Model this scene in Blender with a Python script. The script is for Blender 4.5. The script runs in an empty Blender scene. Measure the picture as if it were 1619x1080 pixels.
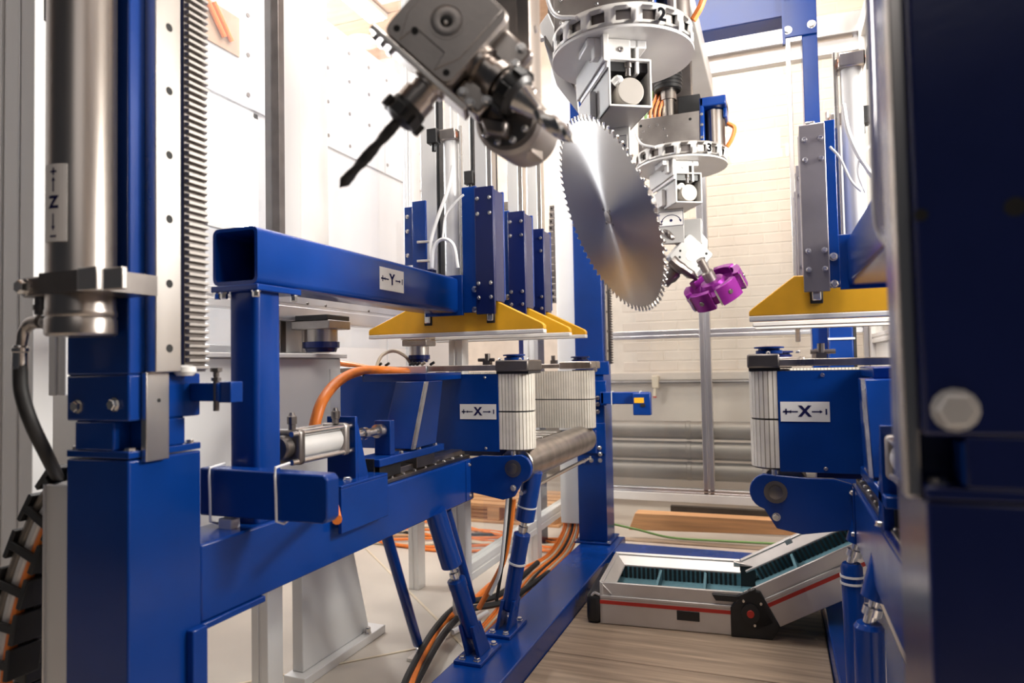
import bpy, bmesh, math, random
from mathutils import Vector as V, Matrix as MX
rng = random.Random(7)
C = bpy.context.scene.collection
SC = bpy.context.scene
R = math.radians

# ------------------------------------------------------------------ camera, light, exposure
H = 1.2
YAW, PITCH, ROLL, FPX = R(21.07), R(2.03), R(-1.083), 1079.0
_f = V((-math.sin(YAW)*math.cos(PITCH), math.cos(YAW)*math.cos(PITCH), math.sin(PITCH)))
_r = V((math.cos(YAW), math.sin(YAW), 0)); _u = _r.cross(_f)
CR = math.cos(ROLL)*_r + math.sin(ROLL)*_u
CU = -math.sin(ROLL)*_r + math.cos(ROLL)*_u
cd = bpy.data.cameras.new('camera'); cam = bpy.data.objects.new('camera', cd); C.objects.link(cam)
cam.matrix_world = MX(((CR.x, CU.x, -_f.x, 0), (CR.y, CU.y, -_f.y, 0), (CR.z, CU.z, -_f.z, H), (0, 0, 0, 1)))
cd.sensor_width = 36; cd.lens = FPX*36/1619; cd.clip_start = .05
cd.dof.use_dof = True; cd.dof.focus_distance = 2.5; cd.dof.aperture_fstop = 2.8
SC.camera = cam

w = bpy.data.worlds.new('world'); SC.world = w; w.use_nodes = True
bgn = w.node_tree.nodes['Background']; bgn.inputs[0].default_value = (.80, .86, 1, 1); bgn.inputs[1].default_value = .04
def area(name, loc, target, size, power, col=(1, .95, .9), sy=None):
    l = bpy.data.lights.new(name, 'AREA'); l.energy = power; l.color = col; l.size = size
    if sy: l.shape = 'RECTANGLE'; l.size_y = sy
    o = bpy.data.objects.new(name, l); C.objects.link(o); o.location = loc
    o.rotation_euler = (V(target)-V(loc)).to_track_quat('-Z', 'Y').to_euler()
    return o
area('light_bay', (-.35, 1.5, 4.1), (-.5, 2.7, .4), 1.2, 100, (1, .95, .89), 1.8)
area('light_aisle', (-2.0, 5.3, 4.25), (-3.0, 4.9, 1.4), 1.0, 22, (1, .97, .95), 1.6)
area('light_floor', (-1.9, 3.6, 4.25), (-2.2, 3.2, 0), .8, 60, (1, .97, .94), 1.2)
area('light_wall', (-.2, 4.5, 4.3), (-.1, 6.2, 1.9), 1.8, 85, (1, .90, .80), .4)
area('light_fill', (.5, -.9, 3.2), (-.6, 1.6, 1.4), 1.4, 6, (1, .94, .90))  # unseen fill added behind the camera to brighten the spindle front
area('light_right', (1.6, 2.08, 2.3), (-1.15, 1.9, 1.3), .8, 165, (1, .94, .88))
area('light_uplight', (-4.0, 4.9, 3.6), (-4.0, 4.9, 4.5), 1.2, 60, (1, .93, .85))  # unseen lamp added behind the partition to brighten the ceiling
SC.view_settings.view_transform = 'Standard'; SC.view_settings.look = 'None'
SC.view_settings.gamma = 1; SC.view_settings.use_curve_mapping = False
SC.view_settings.exposure = 0.12
SC.cycles.max_bounces = 8; SC.cycles.transparent_max_bounces = 16
SC.cycles.caustics_reflective = False; SC.cycles.caustics_refractive = False
SC.cycles.sample_clamp_indirect = 6

# ------------------------------------------------------------------ helpers
def at(u, v, x=None, y=None, z=None):
    d = _f*FPX + CR*(u-809.5) - CU*(v-540)
    t = x/d.x if x is not None else y/d.y if y is not None else (z-H)/d.z
    return V((0, 0, H)) + d*t

OFF = {}
def perp(a):
    a = a.normalized(); h = V((0, 0, 1)) if abs(a.z) < .9 else V((1, 0, 0))
    x = a.cross(h).normalized(); return x, a.cross(x).normalized()
class MB:
    def __init__(s, fx=None): s.bm = bmesh.new(); s.fx = fx
    def add(s, vs, fs):
        bv = [s.bm.verts.new(s.fx(V(p)) if s.fx else p) for p in vs]
        for f in fs:
            try: s.bm.faces.new([bv[i] for i in f])
            except ValueError: pass
        return s
    def box(s, x0, x1, y0, y1, z0, z1):
        return s.add([(x, y, z) for z in (z0, z1) for y in (y0, y1) for x in (x0, x1)],
                     [(0, 2, 3, 1), (4, 5, 7, 6), (0, 1, 5, 4), (2, 6, 7, 3), (0, 4, 6, 2), (1, 3, 7, 5)])
    def obox(s, c, X, Y, Z):
        c, X, Y, Z = V(c), V(X), V(Y), V(Z)
        return s.add([c+a*X+b*Y+d*Z for d in (-1, 1) for b in (-1, 1) for a in (-1, 1)],
                     [(0, 2, 3, 1), (4, 5, 7, 6), (0, 1, 5, 4), (2, 6, 7, 3), (0, 4, 6, 2), (1, 3, 7, 5)])
    def prism(s, pts, ext):
        n = len(pts); ext = V(ext); pts = [V(p) for p in pts]
        return s.add(pts+[p+ext for p in pts], [tuple(range(n))[::-1], tuple(range(n, 2*n))] +
                     [(i, (i+1) % n, n+(i+1) % n, n+i) for i in range(n)])
    def ring(s, outer, inner, ext):
        n = len(outer); ext = V(ext); o = [V(p) for p in outer]; i_ = [V(p) for p in inner]
        vs = o+i_+[p+ext for p in o]+[p+ext for p in i_]; fs = []
        for k in range(n):
            j = (k+1) % n
            fs += [(k, j, n+j, n+k), (2*n+k, 3*n+k, 3*n+j, 2*n+j), (k, 2*n+k, 2*n+j, j), (n+k, n+j, 3*n+j, 3*n+k)]
        return s.add(vs, fs)
    def lathe(s, o, ax, prof, seg=24, closed=True, a0=0, a1=2*math.pi):
        o = V(o); ax = V(ax).normalized(); X, Y = perp(ax); vs = []; fs = []
        full = abs(a1-a0-2*math.pi) < 1e-6; m = seg if full else seg+1
        for r, t in prof:
            for k in range(m):
                a = a0+(a1-a0)*k/seg; vs.append(o+ax*t+(X*math.cos(a)+Y*math.sin(a))*max(r, 1e-5))
        for p in range(len(prof)-1):
            for k in range(seg if full else seg):
                j = (k+1) % m
                fs.append((p*m+k, p*m+j, (p+1)*m+j, (p+1)*m+k))
        if closed and full:
            fs.append(tuple(range(m))[::-1]); fs.append(tuple(range((len(prof)-1)*m, len(prof)*m)))
        return s.add(vs, fs)
    def cyl(s, p0, p1, r, r2=None, seg=16):
        d = V(p1)-V(p0); return s.lathe(p0, d, [(r, 0), (r if r2 is None else r2, d.length)], seg)
    def tube(s, pts, r, seg=8, smooth=0):
        pts = [V(p) for p in pts]
        if smooth: pts = catmull(pts, smooth)
        vs = []; fs = []; n = len(pts); X = None
        for i, p in enumerate(pts):
            t = (pts[min(i+1, n-1)]-pts[max(i-1, 0)]).normalized()
            X = perp(t)[0] if X is None else (X-t*X.dot(t)).normalized()
            Y = t.cross(X); rr = r[min(len(r)-1, round(i*(len(r)-1)/max(n-1, 1)))] if isinstance(r, list) else r
            for k in range(seg):
                a = 2*math.pi*k/seg; vs.append(p+(X*math.cos(a)+Y*math.sin(a))*rr)
        for i in range(n-1):
            for k in range(seg):
                j = (k+1) % seg; fs.append((i*seg+k, i*seg+j, (i+1)*seg+j, (i+1)*seg+k))
        fs += [tuple(range(seg))[::-1], tuple(range((n-1)*seg, n*seg))]
        return s.add(vs, fs)
    def text(s, txt, size, fn, bold=.045):
        cu = bpy.data.curves.new('lettering', 'FONT'); cu.body = txt; cu.size = size; cu.align_x = 'CENTER'; cu.align_y = 'CENTER'
        cu.resolution_u = 4; cu.offset = size*bold
        o = bpy.data.objects.new('lettering', cu); C.objects.link(o)
        me = bpy.data.meshes.new_from_object(o.evaluated_get(bpy.context.evaluated_depsgraph_get()))
        bpy.data.objects.remove(o); bpy.data.curves.remove(cu)
        b2 = bmesh.new(); b2.from_mesh(me); bmesh.ops.triangulate(b2, faces=b2.faces); bmesh.ops.subdivide_edges(b2, edges=b2.edges, cuts=2, use_grid_fill=True); bmesh.ops.triangulate(b2, faces=b2.faces)
        vs = [fn(v.co.x, v.co.y) for v in b2.verts]
        s.add(vs, [tuple(v.index for v in f.verts) for f in b2.faces]); b2.free(); bpy.data.meshes.remove(me)
        return s
    def build(s, name, mat, parent=None, bev=0, smooth=True, ang=32, label=None, cat=None, group=None, kind=None, recalc=True, origin=None, seg=2):
        bm = s.bm
        if recalc: bmesh.ops.recalc_face_normals(bm, faces=bm.faces)
        if parent is not None: off = OFF[parent]
        elif origin is not None: off = V(origin)
        elif kind == 'structure': off = V((0, 0, 0))
        else:
            xs = [v.co for v in bm.verts]
            off = V(((min(p.x for p in xs)+max(p.x for p in xs))/2, (min(p.y for p in xs)+max(p.y for p in xs))/2, min(p.z for p in xs)))
        for v in bm.verts: v.co -= off
        if smooth:
            for f in bm.faces: f.smooth = True
            for e in bm.edges:
                if len(e.link_faces) == 2 and e.calc_face_angle(0) > R(ang): e.smooth = False
        me = bpy.data.meshes.new(name); bm.to_mesh(me); bm.free()
        if mat: me.materials.append(mat)
        o = bpy.data.objects.new(name, me); C.objects.link(o)
        if parent is not None: o.parent = parent; OFF[o] = off
        else: o.location = off; OFF[o] = off
        if bev:
            b = o.modifiers.new('bevel', 'BEVEL'); b.width = bev; b.segments = seg; b.limit_method = 'ANGLE'; b.angle_limit = R(40)
        if label: o['label'] = label
        if cat: o['category'] = cat
        if group: o['group'] = group
        if kind: o['kind'] = kind
        return o
def catmull(P, n):
    out = []
    Q = [P[0]*2-P[1]]+P+[P[-1]*2-P[-2]]
    for i in range(1, len(Q)-2):
        a, b, c, d = Q[i-1:i+3]
        for k in range(n):
            t = k/n
            out.append(.5*(2*b+(c-a)*t+(2*a-5*b+4*c-d)*t*t+(3*b-a-3*c+d)*t**3))
    return out+[P[-1]]
def thing(name, label, cat, loc, group=None):
    o = bpy.data.objects.new(name, None); C.objects.link(o); o.location = loc; o.empty_display_size = .05
    OFF[o] = V(loc); o['label'] = label; o['category'] = cat; o['kind'] = 'thing'
    if group: o['group'] = group
    return o
def inst(data, name, parent, pos, axis=(0, 0, 1), spin=0):
    """another piece that shares mesh data; its local Z is laid along axis"""
    o = bpy.data.objects.new(name, data); C.objects.link(o); o.parent = parent
    o.location = V(pos)-OFF[parent]
    q = V(axis).to_track_quat('Z', 'Y').to_matrix() if V(axis).normalized().z < .9999 else MX.Identity(3)
    o.rotation_euler = (q @ MX.Rotation(spin, 3, 'Z')).to_euler()
    OFF[o] = OFF[parent]
    return o
def dup(root, loc, label=None, group=None):
    r = root.copy(); C.objects.link(r); r.location = loc
    if label: r['label'] = label
    if group: r['group'] = group
    for ch in [c for c in root.children]:
        c = ch.copy(); C.objects.link(c); c.parent = r
        for g in [g for g in ch.children]:
            d = g.copy(); C.objects.link(d); d.parent = c
    return r
_bolt = {}
def bolt(parent, pos, axis, r=.011, h=.009, hexa=True, mat=None, washer=True, name='bolt'):
    mat = mat or m_zinc; k = (round(r, 4), round(h, 4), hexa, mat.name, washer)
    if k not in _bolt:
        b = MB()
        if washer: b.lathe((0, 0, 0), (0, 0, 1), [(r*1.25, 0), (r*1.25, h*.2)], 14)
        if hexa: b.lathe((0, 0, 0), (0, 0, 1), [(r, 0), (r, h*.85), (r*.85, h)], 6)
        else: b.lathe((0, 0, 0), (0, 0, 1), [(r, 0), (r, h*.7), (r*.8, h), (r*.5, h), (r*.45, h*.55)], 12)
        bmesh.ops.recalc_face_normals(b.bm, faces=b.bm.faces)
        me = bpy.data.meshes.new('bolt'); b.bm.to_mesh(me); b.bm.free(); me.materials.append(mat); _bolt[k] = me
    return inst(_bolt[k], name, parent, pos, axis, rng.uniform(0, 1))

# ------------------------------------------------------------------ materials
def nodes(name):
    m = bpy.data.materials.new(name); m.use_nodes = True
    nt = m.node_tree; return m, nt, nt.nodes['Principled BSDF']
def pm(name, col, rough=.5, metal=0, var=.12, scale=9, bump=0, bscale=60, coat=0, stretch=None, rvar=.08, spec=.5):
    m, nt, b = nodes(name); L = nt.links
    tc = nt.nodes.new('ShaderNodeTexCoord'); mp = nt.nodes.new('ShaderNodeMapping'); mp.inputs['Scale'].default_value = stretch or (1, 1, 1)
    L.new(tc.outputs['Object'], mp.inputs[0])
    n = nt.nodes.new('ShaderNodeTexNoise'); n.inputs['Scale'].default_value = scale; n.inputs['Detail'].default_value = 5
    L.new(mp.outputs[0], n.inputs['Vector'])
    r = nt.nodes.new('ShaderNodeMapRange'); r.inputs[1].default_value = .3; r.inputs[2].default_value = .7
    r.inputs[3].default_value = 1-var; r.inputs[4].default_value = 1+var; L.new(n.outputs[0], r.inputs[0])
    mx = nt.nodes.new('ShaderNodeMix'); mx.data_type = 'RGBA'; mx.blend_type = 'MULTIPLY'; mx.inputs[0].default_value = 1
    mx.inputs[6].default_value = (*col, 1); L.new(r.outputs[0], mx.inputs[7]); L.new(mx.outputs[2], b.inputs['Base Color'])
    r2 = nt.nodes.new('ShaderNodeMapRange'); r2.inputs[3].default_value = max(.02, rough-rvar); r2.inputs[4].default_value = min(1, rough+rvar)
    L.new(n.outputs[0], r2.inputs[0]); L.new(r2.outputs[0], b.inputs['Roughness'])
    b.inputs['Metallic'].default_value = metal; b.inputs['Coat Weight'].default_value = coat; b.inputs['Coat Roughness'].default_value = .12
    b.inputs['Specular IOR Level'].default_value = spec
    if bump:
        n2 = nt.nodes.new('ShaderNodeTexNoise'); n2.inputs['Scale'].default_value = bscale; n2.inputs['Detail'].default_value = 4
        L.new(mp.outputs[0], n2.inputs['Vector'])
        bp = nt.nodes.new('ShaderNodeBump'); bp.inputs['Strength'].default_value = bump; bp.inputs['Distance'].default_value = .004
        L.new(n2.outputs[0], bp.inputs['Height']); L.new(bp.outputs[0], b.inputs['Normal'])
    return m
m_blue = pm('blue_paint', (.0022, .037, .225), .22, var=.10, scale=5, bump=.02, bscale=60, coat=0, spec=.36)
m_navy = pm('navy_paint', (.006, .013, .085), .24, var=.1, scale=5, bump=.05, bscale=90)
m_steel = pm('ground_steel', (.60, .57, .54), .28, 1, var=.12, scale=6, stretch=(1, 1, .15))
m_tube = pm('chromed_tube', (.42, .38, .35), .30, 1, var=.3, scale=14, stretch=(1, 1, .08))
m_dsteel = pm('dark_steel', (.20, .18, .17), .38, 1, var=.2, scale=10)
m_cast = pm('cast_steel', (.37, .34, .32), .44, 1, var=.12, scale=16, bump=.05, bscale=160)
m_zinc = pm('zinc_plated', (.72, .70, .68), .25, 1, var=.08, scale=20)
m_alu = pm('aluminium_profile', (.74, .74, .76), .32, 1, var=.05, scale=7, stretch=(1, 1, .1))
m_alw = pm('anodised_aluminium', (.74, .73, .72), .38, .25, var=.05, scale=5, stretch=(1, 1, .1))
m_white = pm('white_paint', (.78, .76, .73), .42, var=.04, scale=6)
m_cab = pm('light_grey_enamel', (.66, .65, .64), .45, var=.04, scale=3)
m_black = pm('black_plastic', (.012, .012, .013), .42, var=.2, scale=20)
m_rubber = pm('black_rubber', (.014, .013, .013), .6, var=.2, scale=20)
m_yellow = pm('yellow_paint', (.86, .43, .018), .42, var=.10, scale=8, bump=.03)
m_orange = pm('orange_cable', (.85, .22, .03), .45, var=.1, scale=20)
m_beltbase = pm('belt_base', (.30, .26, .21), .7, var=.1)
m_navy_sheen = pm('navy_sheen_grey', (.24, .22, .24), .42, .6, var=.12, scale=6)  # grey puts the light reflected on navy paint into the colour
m_belt = pm('cream_belt', (.76, .71, .63), .62, var=.10, scale=14)
m_purple = pm('purple_anodised', (.26, .02, .27), .30, .55, var=.12, scale=20)
m_brick = pm('painted_brick', (.70, .60, .51), .8, var=.06, scale=4, bump=.12, bscale=45)
m_mortar = pm('pale_mortar', (.74, .65, .56), .85, var=.08, scale=9, bump=.2, bscale=60)
m_plaster = pm('beige_plaster', (.60, .52, .45), .8, var=.08, scale=2.5, bump=.1, bscale=30)
m_conc = pm('concrete_floor', (.58, .52, .45), .45, var=.10, scale=1.7, bump=.06, bscale=40)
m_plank = pm('worn_plank', (.40, .30, .215), .62, var=.30, scale=5, bump=.25, bscale=22, stretch=(.5, 9, 9))
m_wood = pm('orange_timber', (.62, .33, .15), .6, var=.2, scale=5, bump=.15, stretch=(.5, 9, 9))
m_dwood = pm('dark_slat', (.09, .075, .065), .6, var=.2, scale=8)
m_ceil = pm('brown_ceiling', (.42, .28, .19), .7, var=.16, scale=2, stretch=(1, 8, 1))
m_panel = pm('white_panel', (.58, .58, .60), .35, var=.06, scale=1.4)
m_pipe = pm('galvanised_pipe', (.20, .175, .15), .42, .35, var=.15, scale=4)
m_teal = pm('teal_foam', (.10, .23, .28), .75, var=.15, scale=60, bump=.2, bscale=200)
m_casealu = pm('case_aluminium', (.62, .59, .57), .36, .55, var=.05, scale=8)
m_red = pm('red_stripe', (.50, .03, .02), .45, var=.05)
m_label = pm('label_white', (.80, .78, .76), .45, var=.02)
m_ink = pm('label_ink', (.012, .012, .07), .8, var=.02, spec=.1)
m_alloy = pm('light_alloy', (.46, .45, .44), .45, .2, var=.05)
m_num = pm('number_ink', (.006, .006, .008), .9, var=.02, spec=.05)
m_cap = pm('beige_cap', (.42, .385, .35), .5, var=.04)
m_hole = pm('dark_bore', (.006, .006, .006), .7, var=.1)
m_white_tube = pm('white_tube', (.82, .81, .80), .35, var=.04)
m_cream = pm('cream_cable', (.70, .60, .45), .5, var=.1)
m_green = pm('green_cable', (.20, .36, .10), .5, var=.1)
m_brass = pm('copper_ring', (.62, .25, .15), .35, .8, var=.1)
m_clear = None
def glass(name, tint, haze=.0):
    m, nt, b = nodes(name); L = nt.links; out = nt.nodes['Material Output']
    t = nt.nodes.new('ShaderNodeBsdfTransparent'); t.inputs[0].default_value = (*tint, 1)
    g = nt.nodes.new('ShaderNodeBsdfGlossy'); g.inputs['Roughness'].default_value = .03
    fr = nt.nodes.new('ShaderNodeFresnel'); fr.inputs[0].default_value = 1.45
    d = nt.nodes.new('ShaderNodeBsdfDiffuse'); d.inputs[0].default_value = (.85, .85, .88, 1)
    ge = nt.nodes.new('ShaderNodeNewGeometry'); iv = nt.nodes.new('ShaderNodeMath'); iv.operation = 'SUBTRACT'; iv.inputs[0].default_value = 1; L.new(ge.outputs['Backfacing'], iv.inputs[1])
    ml = nt.nodes.new('ShaderNodeMath'); ml.operation = 'MULTIPLY'; L.new(fr.outputs[0], ml.inputs[0]); L.new(iv.outputs[0], ml.inputs[1])
    m1 = nt.nodes.new('ShaderNodeMixShader'); L.new(ml.outputs[0], m1.inputs[0]); L.new(t.outputs[0], m1.inputs[1]); L.new(g.outputs[0], m1.inputs[2])
    nz = nt.nodes.new('ShaderNodeTexNoise'); nz.inputs['Scale'].default_value = 3
    mr = nt.nodes.new('ShaderNodeMapRange'); mr.inputs[3].default_value = haze*.4; mr.inputs[4].default_value = haze*1.6; L.new(nz.outputs[0], mr.inputs[0])
    m2 = nt.nodes.new('ShaderNodeMixShader'); L.new(mr.outputs[0], m2.inputs[0]); L.new(m1.outputs[0], m2.inputs[1]); L.new(d.outputs[0], m2.inputs[2])
    L.new(m2.outputs[0], out.inputs[0]); return m
m_glass = glass('safety_glass', (.97, .985, .98), .05)
m_glassl = glass('hazy_glass', (.97, .98, .99), .07)  # pale film imitates milky reflections on the left panes
m_cup = glass('clear_cup', (.93, .95, .95), .12)
def emit(name, col, s):
    m, nt, b = nodes(name); b.inputs['Emission Color'].default_value = (*col, 1); b.inputs['Emission Strength'].default_value = s
    b.inputs['Base Color'].default_value = (.8, .8, .8, 1); return m
m_lamp = emit('lamp_tube', (1, .97, .92), 9)
m_day = emit('bright_window', (.95, .97, 1), 60)
def blade_mat():
    m, nt, b = nodes('brushed_blade'); L = nt.links
    tg = nt.nodes.new('ShaderNodeTangent'); tg.direction_type = 'RADIAL'; tg.axis = 'Z'; L.new(tg.outputs[0], b.inputs['Tangent'])
    b.inputs['Base Color'].default_value = (.50, .48, .46, 1); b.inputs['Metallic'].default_value = 1
    b.inputs['Roughness'].default_value = .30; b.inputs['Anisotropic'].default_value = .88; b.inputs['Anisotropic Rotation'].default_value = .25
    tc = nt.nodes.new('ShaderNodeTexCoord'); ln = nt.nodes.new('ShaderNodeVectorMath'); ln.operation = 'LENGTH'; L.new(tc.outputs['Object'], ln.inputs[0])
    n = nt.nodes.new('ShaderNodeTexNoise'); n.noise_dimensions = '1D'; n.inputs['Scale'].default_value = 160; L.new(ln.outputs['Value'], n.inputs['W'])
    r = nt.nodes.new('ShaderNodeMapRange'); r.inputs[3].default_value = .28; r.inputs[4].default_value = .33; L.new(n.outputs[0], r.inputs[0]); L.new(r.outputs[0], b.inputs['Roughness'])
    return m
m_blade = blade_mat()

def axis_label(parent, fn, w, h, letter, ink_h, back=None):
    """white sticker with  + <- letter -> | ; fn(s, t, d) maps sticker metres to the surface, d = height above it"""
    b = MB(); n = 8
    for j in range(n):
        t0, t1 = -h/2+h*j/n, -h/2+h*(j+1)/n
        b.add([fn(s, t, d) for d in (0.0, .0008) for t in (t0, t1) for s in (-w/2, w/2)],
              [(0, 2, 3, 1), (4, 5, 7, 6), (0, 1, 5, 4), (2, 6, 7, 3), (0, 4, 6, 2), (1, 3, 7, 5)])
    pl = b.build('axis_label', m_label, parent, smooth=False)
    g = MB(); d = .0013
    def q(x0, x1, y0, y1): g.add([fn(x0, y0, d), fn(x1, y0, d), fn(x1, y1, d), fn(x0, y1, d)], [(0, 1, 2, 3)])
    t = ink_h*.07; e = ink_h*.26
    sgn = 1 if back is None else back
    # sign, arrow, letter, arrow, bar along s
    q(-w*.45, -w*.45+2*e, -t, t); q(-w*.45+e-t, -w*.45+e+t, -e, e)
    q(-w*.30, -w*.14, -t*.8, t*.8); g.add([fn(-w*.34, 0, d), fn(-w*.28, -e*.6, d), fn(-w*.28, e*.6, d)], [(0, 1, 2)])
    q(w*.14, w*.30, -t*.8, t*.8); g.add([fn(w*.36, 0, d), fn(w*.30, e*.6, d), fn(w*.30, -e*.6, d)], [(0, 1, 2)])
    q(w*.43-t, w*.43+t, -e, e)
    if back is None: g.text(letter, ink_h*1.3, lambda x, y: fn(x, y, d))
    else: g.text(letter, ink_h*1.15, lambda x, y: fn(-y, x, d))
    g.build('lettering', m_ink, pl, smooth=False, recalc=False)
    return pl

# ------------------------------------------------------------------ the hall: floor, walls, ceiling
fl = MB().box(-5.3, 2.2, -1.2, 6.3, -.06, 0).build('floor', m_conc, kind='structure', smooth=False)
for y0, y1 in ((2.205, 2.69), (2.697, 3.23), (3.237, 3.893)):
    MB().box(-.905, .162, y0, y1, .0, .03).build('plank', m_plank, fl, bev=.004)
for p, q in (((-2.62, 3.96), (-1.42, 2.82)), ((-1.42, 2.82), (-1.15, 2.55)), ((-2.0, 2.05), (-1.45, 2.62))):
    d = (V((*q, 0))-V((*p, 0))); nrm = V((-d.y, d.x, 0)).normalized()
    MB().obox(((p[0]+q[0])/2, (p[1]+q[1])/2, .002), d/2, nrm*.006, (0, 0, .002)).build('joint_strip', m_cream, fl)
ce = MB().box(-5.3, 2.2, -1.2, 6.3, 4.5, 4.56).build('ceiling', m_ceil, kind='structure', smooth=False)
for i in range(9):
    MB().box(-5.2, 2.1, -1.0+i*.8, -.215+i*.8, 4.478, 4.5).build('ceiling_panel', m_ceil, ce, bev=.004)
MB().lathe((-3.75, 5.75, 4.455), (0, 0, 1), [(.15, 0), (.165, .01), (.165, .02)], 28).build('round_cover', m_cream, ce)
wb = MB().box(-5.3, 2.2, 6.22, 6.34, 0, 4.5).build('wall_back', m_mortar, kind='structure', smooth=False)
bw, bh, jt = .24, .081, .009
bm_ = MB().box(-bw/2, bw/2, -.003, .006, -bh/2, bh/2)
me0 = bpy.data.meshes.new('brick'); bmesh.ops.recalc_face_normals(bm_.bm, faces=bm_.bm.faces); bmesh.ops.bevel(bm_.bm, geom=[e for e in bm_.bm.edges], offset=.003, segments=1, affect='EDGES'); bm_.bm.to_mesh(me0); bm_.bm.free(); me0.materials.append(m_brick)
nb = 0
for row in range(37):
    z = 1.13+bh/2+row*(bh+jt)
    for k in range(8):
        x = -1.18+(k+.5*(row % 2))*(bw+jt)
        inst(me0, 'brick', wb, (x, 6.219+rng.uniform(-.0008, .0008), z)); nb += 1
MB().box(-5.2, 2.1, 6.165, 6.22, 1.045, 1.115).build('wall_ledge', m_plaster, wb, bev=.006)
MB().box(-5.2, 2.1, 6.205, 6.22, .0, 1.045).build('plaster_dado', m_plaster, wb)
MB().cyl((-5.2, 6.13, 1.03), (2.1, 6.13, 1.03), .016, seg=10).build('thin_pipe', m_dsteel, wb)
wl = MB().box(-5.36, -5.24, -1.2, 6.3, 0, 4.5).build('wall_left', m_plaster, kind='structure', smooth=False)
MB().box(2.14, 2.26, -1.2, 6.3, 0, 4.5).build('wall_right', m_plaster, kind='structure', smooth=False)
# white panelled partition behind the left glazing, with a bright window in it
pt = MB()
pt.box(-3.06, -3.0, .2, 2.95, 0, 3.76).box(-3.06, -3.0, 3.36, 6.1, 0, 3.76).box(-3.06, -3.0, 2.95, 3.36, 0, 2.05).box(-3.06, -3.0, 2.95, 3.36, 2.78, 3.76)
pw = pt.build('wall_partition', m_panel, kind='structure', smooth=False)
for i in range(5):
    y0 = .25+i*1.16
    for z0, z1 in ((0.02, 2.02), (2.82, 3.735)):
        MB().box(-3.002, -2.985, y0, y0+1.15, z0, z1).build('wall_panel', m_panel, pw, bev=.004)
sc = MB().lathe((0, 0, 0), (1, 0, 0), [(.014, 0), (.014, .004)], 10)
mes = bpy.data.meshes.new('panel_screw'); sc.bm.to_mesh(mes); sc.bm.free(); mes.materials.append(m_dsteel)
for i in range(10):
    for z in (2.9, 3.15, 3.4, 3.62): inst(mes, 'panel_screw', pw, (-2.984, 3.3+i*.27, z))
# brown recess with two orange conduits high on the partition
rc = MB().prism([(-2.99, 2.90, 3.10), (-2.99, 3.22, 3.10), (-2.99, 3.22, 3.34), (-2.99, 2.90, 3.34)], (.015, 0, 0)).build('recess_board', m_ceil, pw)
for k in (0, 1):
    MB().tube([(-2.96, 2.94+.06*k, 3.33), (-2.96, 3.08+.06*k, 3.16)], .016).build('conduit', m_orange, pw)
wi = MB()
wi.box(-3.05, -2.98, 2.93, 2.97, 2.03, 2.80).box(-3.05, -2.98, 3.34, 3.38, 2.03, 2.80).box(-3.05, -2.98, 2.93, 3.38, 2.03, 2.06).box(-3.05, -2.98, 2.93, 3.38, 2.77, 2.80)
w1 = wi.build('window_1', m_white, kind='structure')
OFF[w1] = V((0, 0, 0))
MB().box(-3.035, -3.02, 2.97, 3.34, 2.06, 2.77).build('window_pane', m_day, w1)
for o in (fl, ce, wb, wl, pw): OFF.setdefault(o, V((0, 0, 0)))
# ceiling tubes
for i, (x, y) in enumerate(((-3.35, 4.75), (-2.85, 4.75))):
    t = thing('ceiling_lamp', ['long ceiling lamp, farther from the machine, glowing over the white partition', 'long ceiling lamp, nearer to the machine, half hidden by the spindle block'][i], 'lamp', (x, y, 4.38))
    MB().box(x-.1, x+.1, y-.65, y+.65, 4.43, 4.478).build('lamp_housing', m_white, t, bev=.008)
    MB().box(x-.075, x+.075, y-.62, y+.62, 4.405, 4.43).build('diffuser', m_lamp, t, bev=.008)

# ------------------------------------------------------------------ glazed enclosure
def profile(b, x0, x1, y0, y1, z0, z1, axis):
    """extruded aluminium section: body with a slot along each long face"""
    g = .004; s = .010
    if axis == 'z':
        mx, my = (x0+x1)/2, (y0+y1)/2
        b.box(x0, mx-s/2, y0, y1, z0, z1).box(mx+s/2, x1, y0, y1, z0, z1).box(mx-s, mx+s, y0+g, y1-g, z0, z1)
    elif axis == 'x':
        mz = (z0+z1)/2
        b.box(x0, x1, y0, y1, z0, mz-s/2).box(x0, x1, y0, y1, mz+s/2, z1).box(x0, x1, y0+g, y1-g, mz-s, mz+s)
    else:
        mz = (z0+z1)/2
        b.box(x0, x1, y0, y1, z0, mz-s/2).box(x0, x1, y0, y1, mz+s/2, z1).box(x0+g, x1-g, y0, y1, mz-s, mz+s)
    return b
en = thing('enclosure_frame', 'aluminium framed glazed enclosure wall behind the purple cutter, before the brick wall', 'enclosure', (-.4, 5, 0))
for x0, x1 in ((-1.40, -1.32), (-.50, -.425), (.545, .62)):
    profile(MB(), x0, x1, 5.0, 5.06, 0.0 if x0 < -.6 or x0 > 0 else .21, 3.42, 'z').build('post', m_alu, en, bev=.003)
MB().box(-1.40, .62, 4.995, 5.065, .205, .265).build('sill_rail', m_white, en, bev=.003)
profile(MB(), -1.32, .545, 5.0, 5.06, .265, .30, 'x').build('rail', m_alu, en, bev=.002)
for a, b_ in ((-1.32, -.50), (-.425, .545)):
    profile(MB(), a, b_, 5.005, 5.055, 1.375, 1.435, 'x').build('rail', m_alu, en, bev=.003)
    MB().box(a, b_, 5.03, 5.036, .30, 1.375).build('glass_pane', m_glass, en, smooth=False)
    MB().box(a, b_, 5.03, 5.036, 1.435, 3.25).build('glass_pane', m_glass, en, smooth=False)
MB().box(-1.40, .62, 4.99, 5.07, 3.25, 3.34).build('top_rail', m_alw, en, bev=.004)
MB().box(-1.40, .62, 4.95, 5.09, 3.36, 3.50).build('top_rail', m_alu, en, bev=.006)
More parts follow.
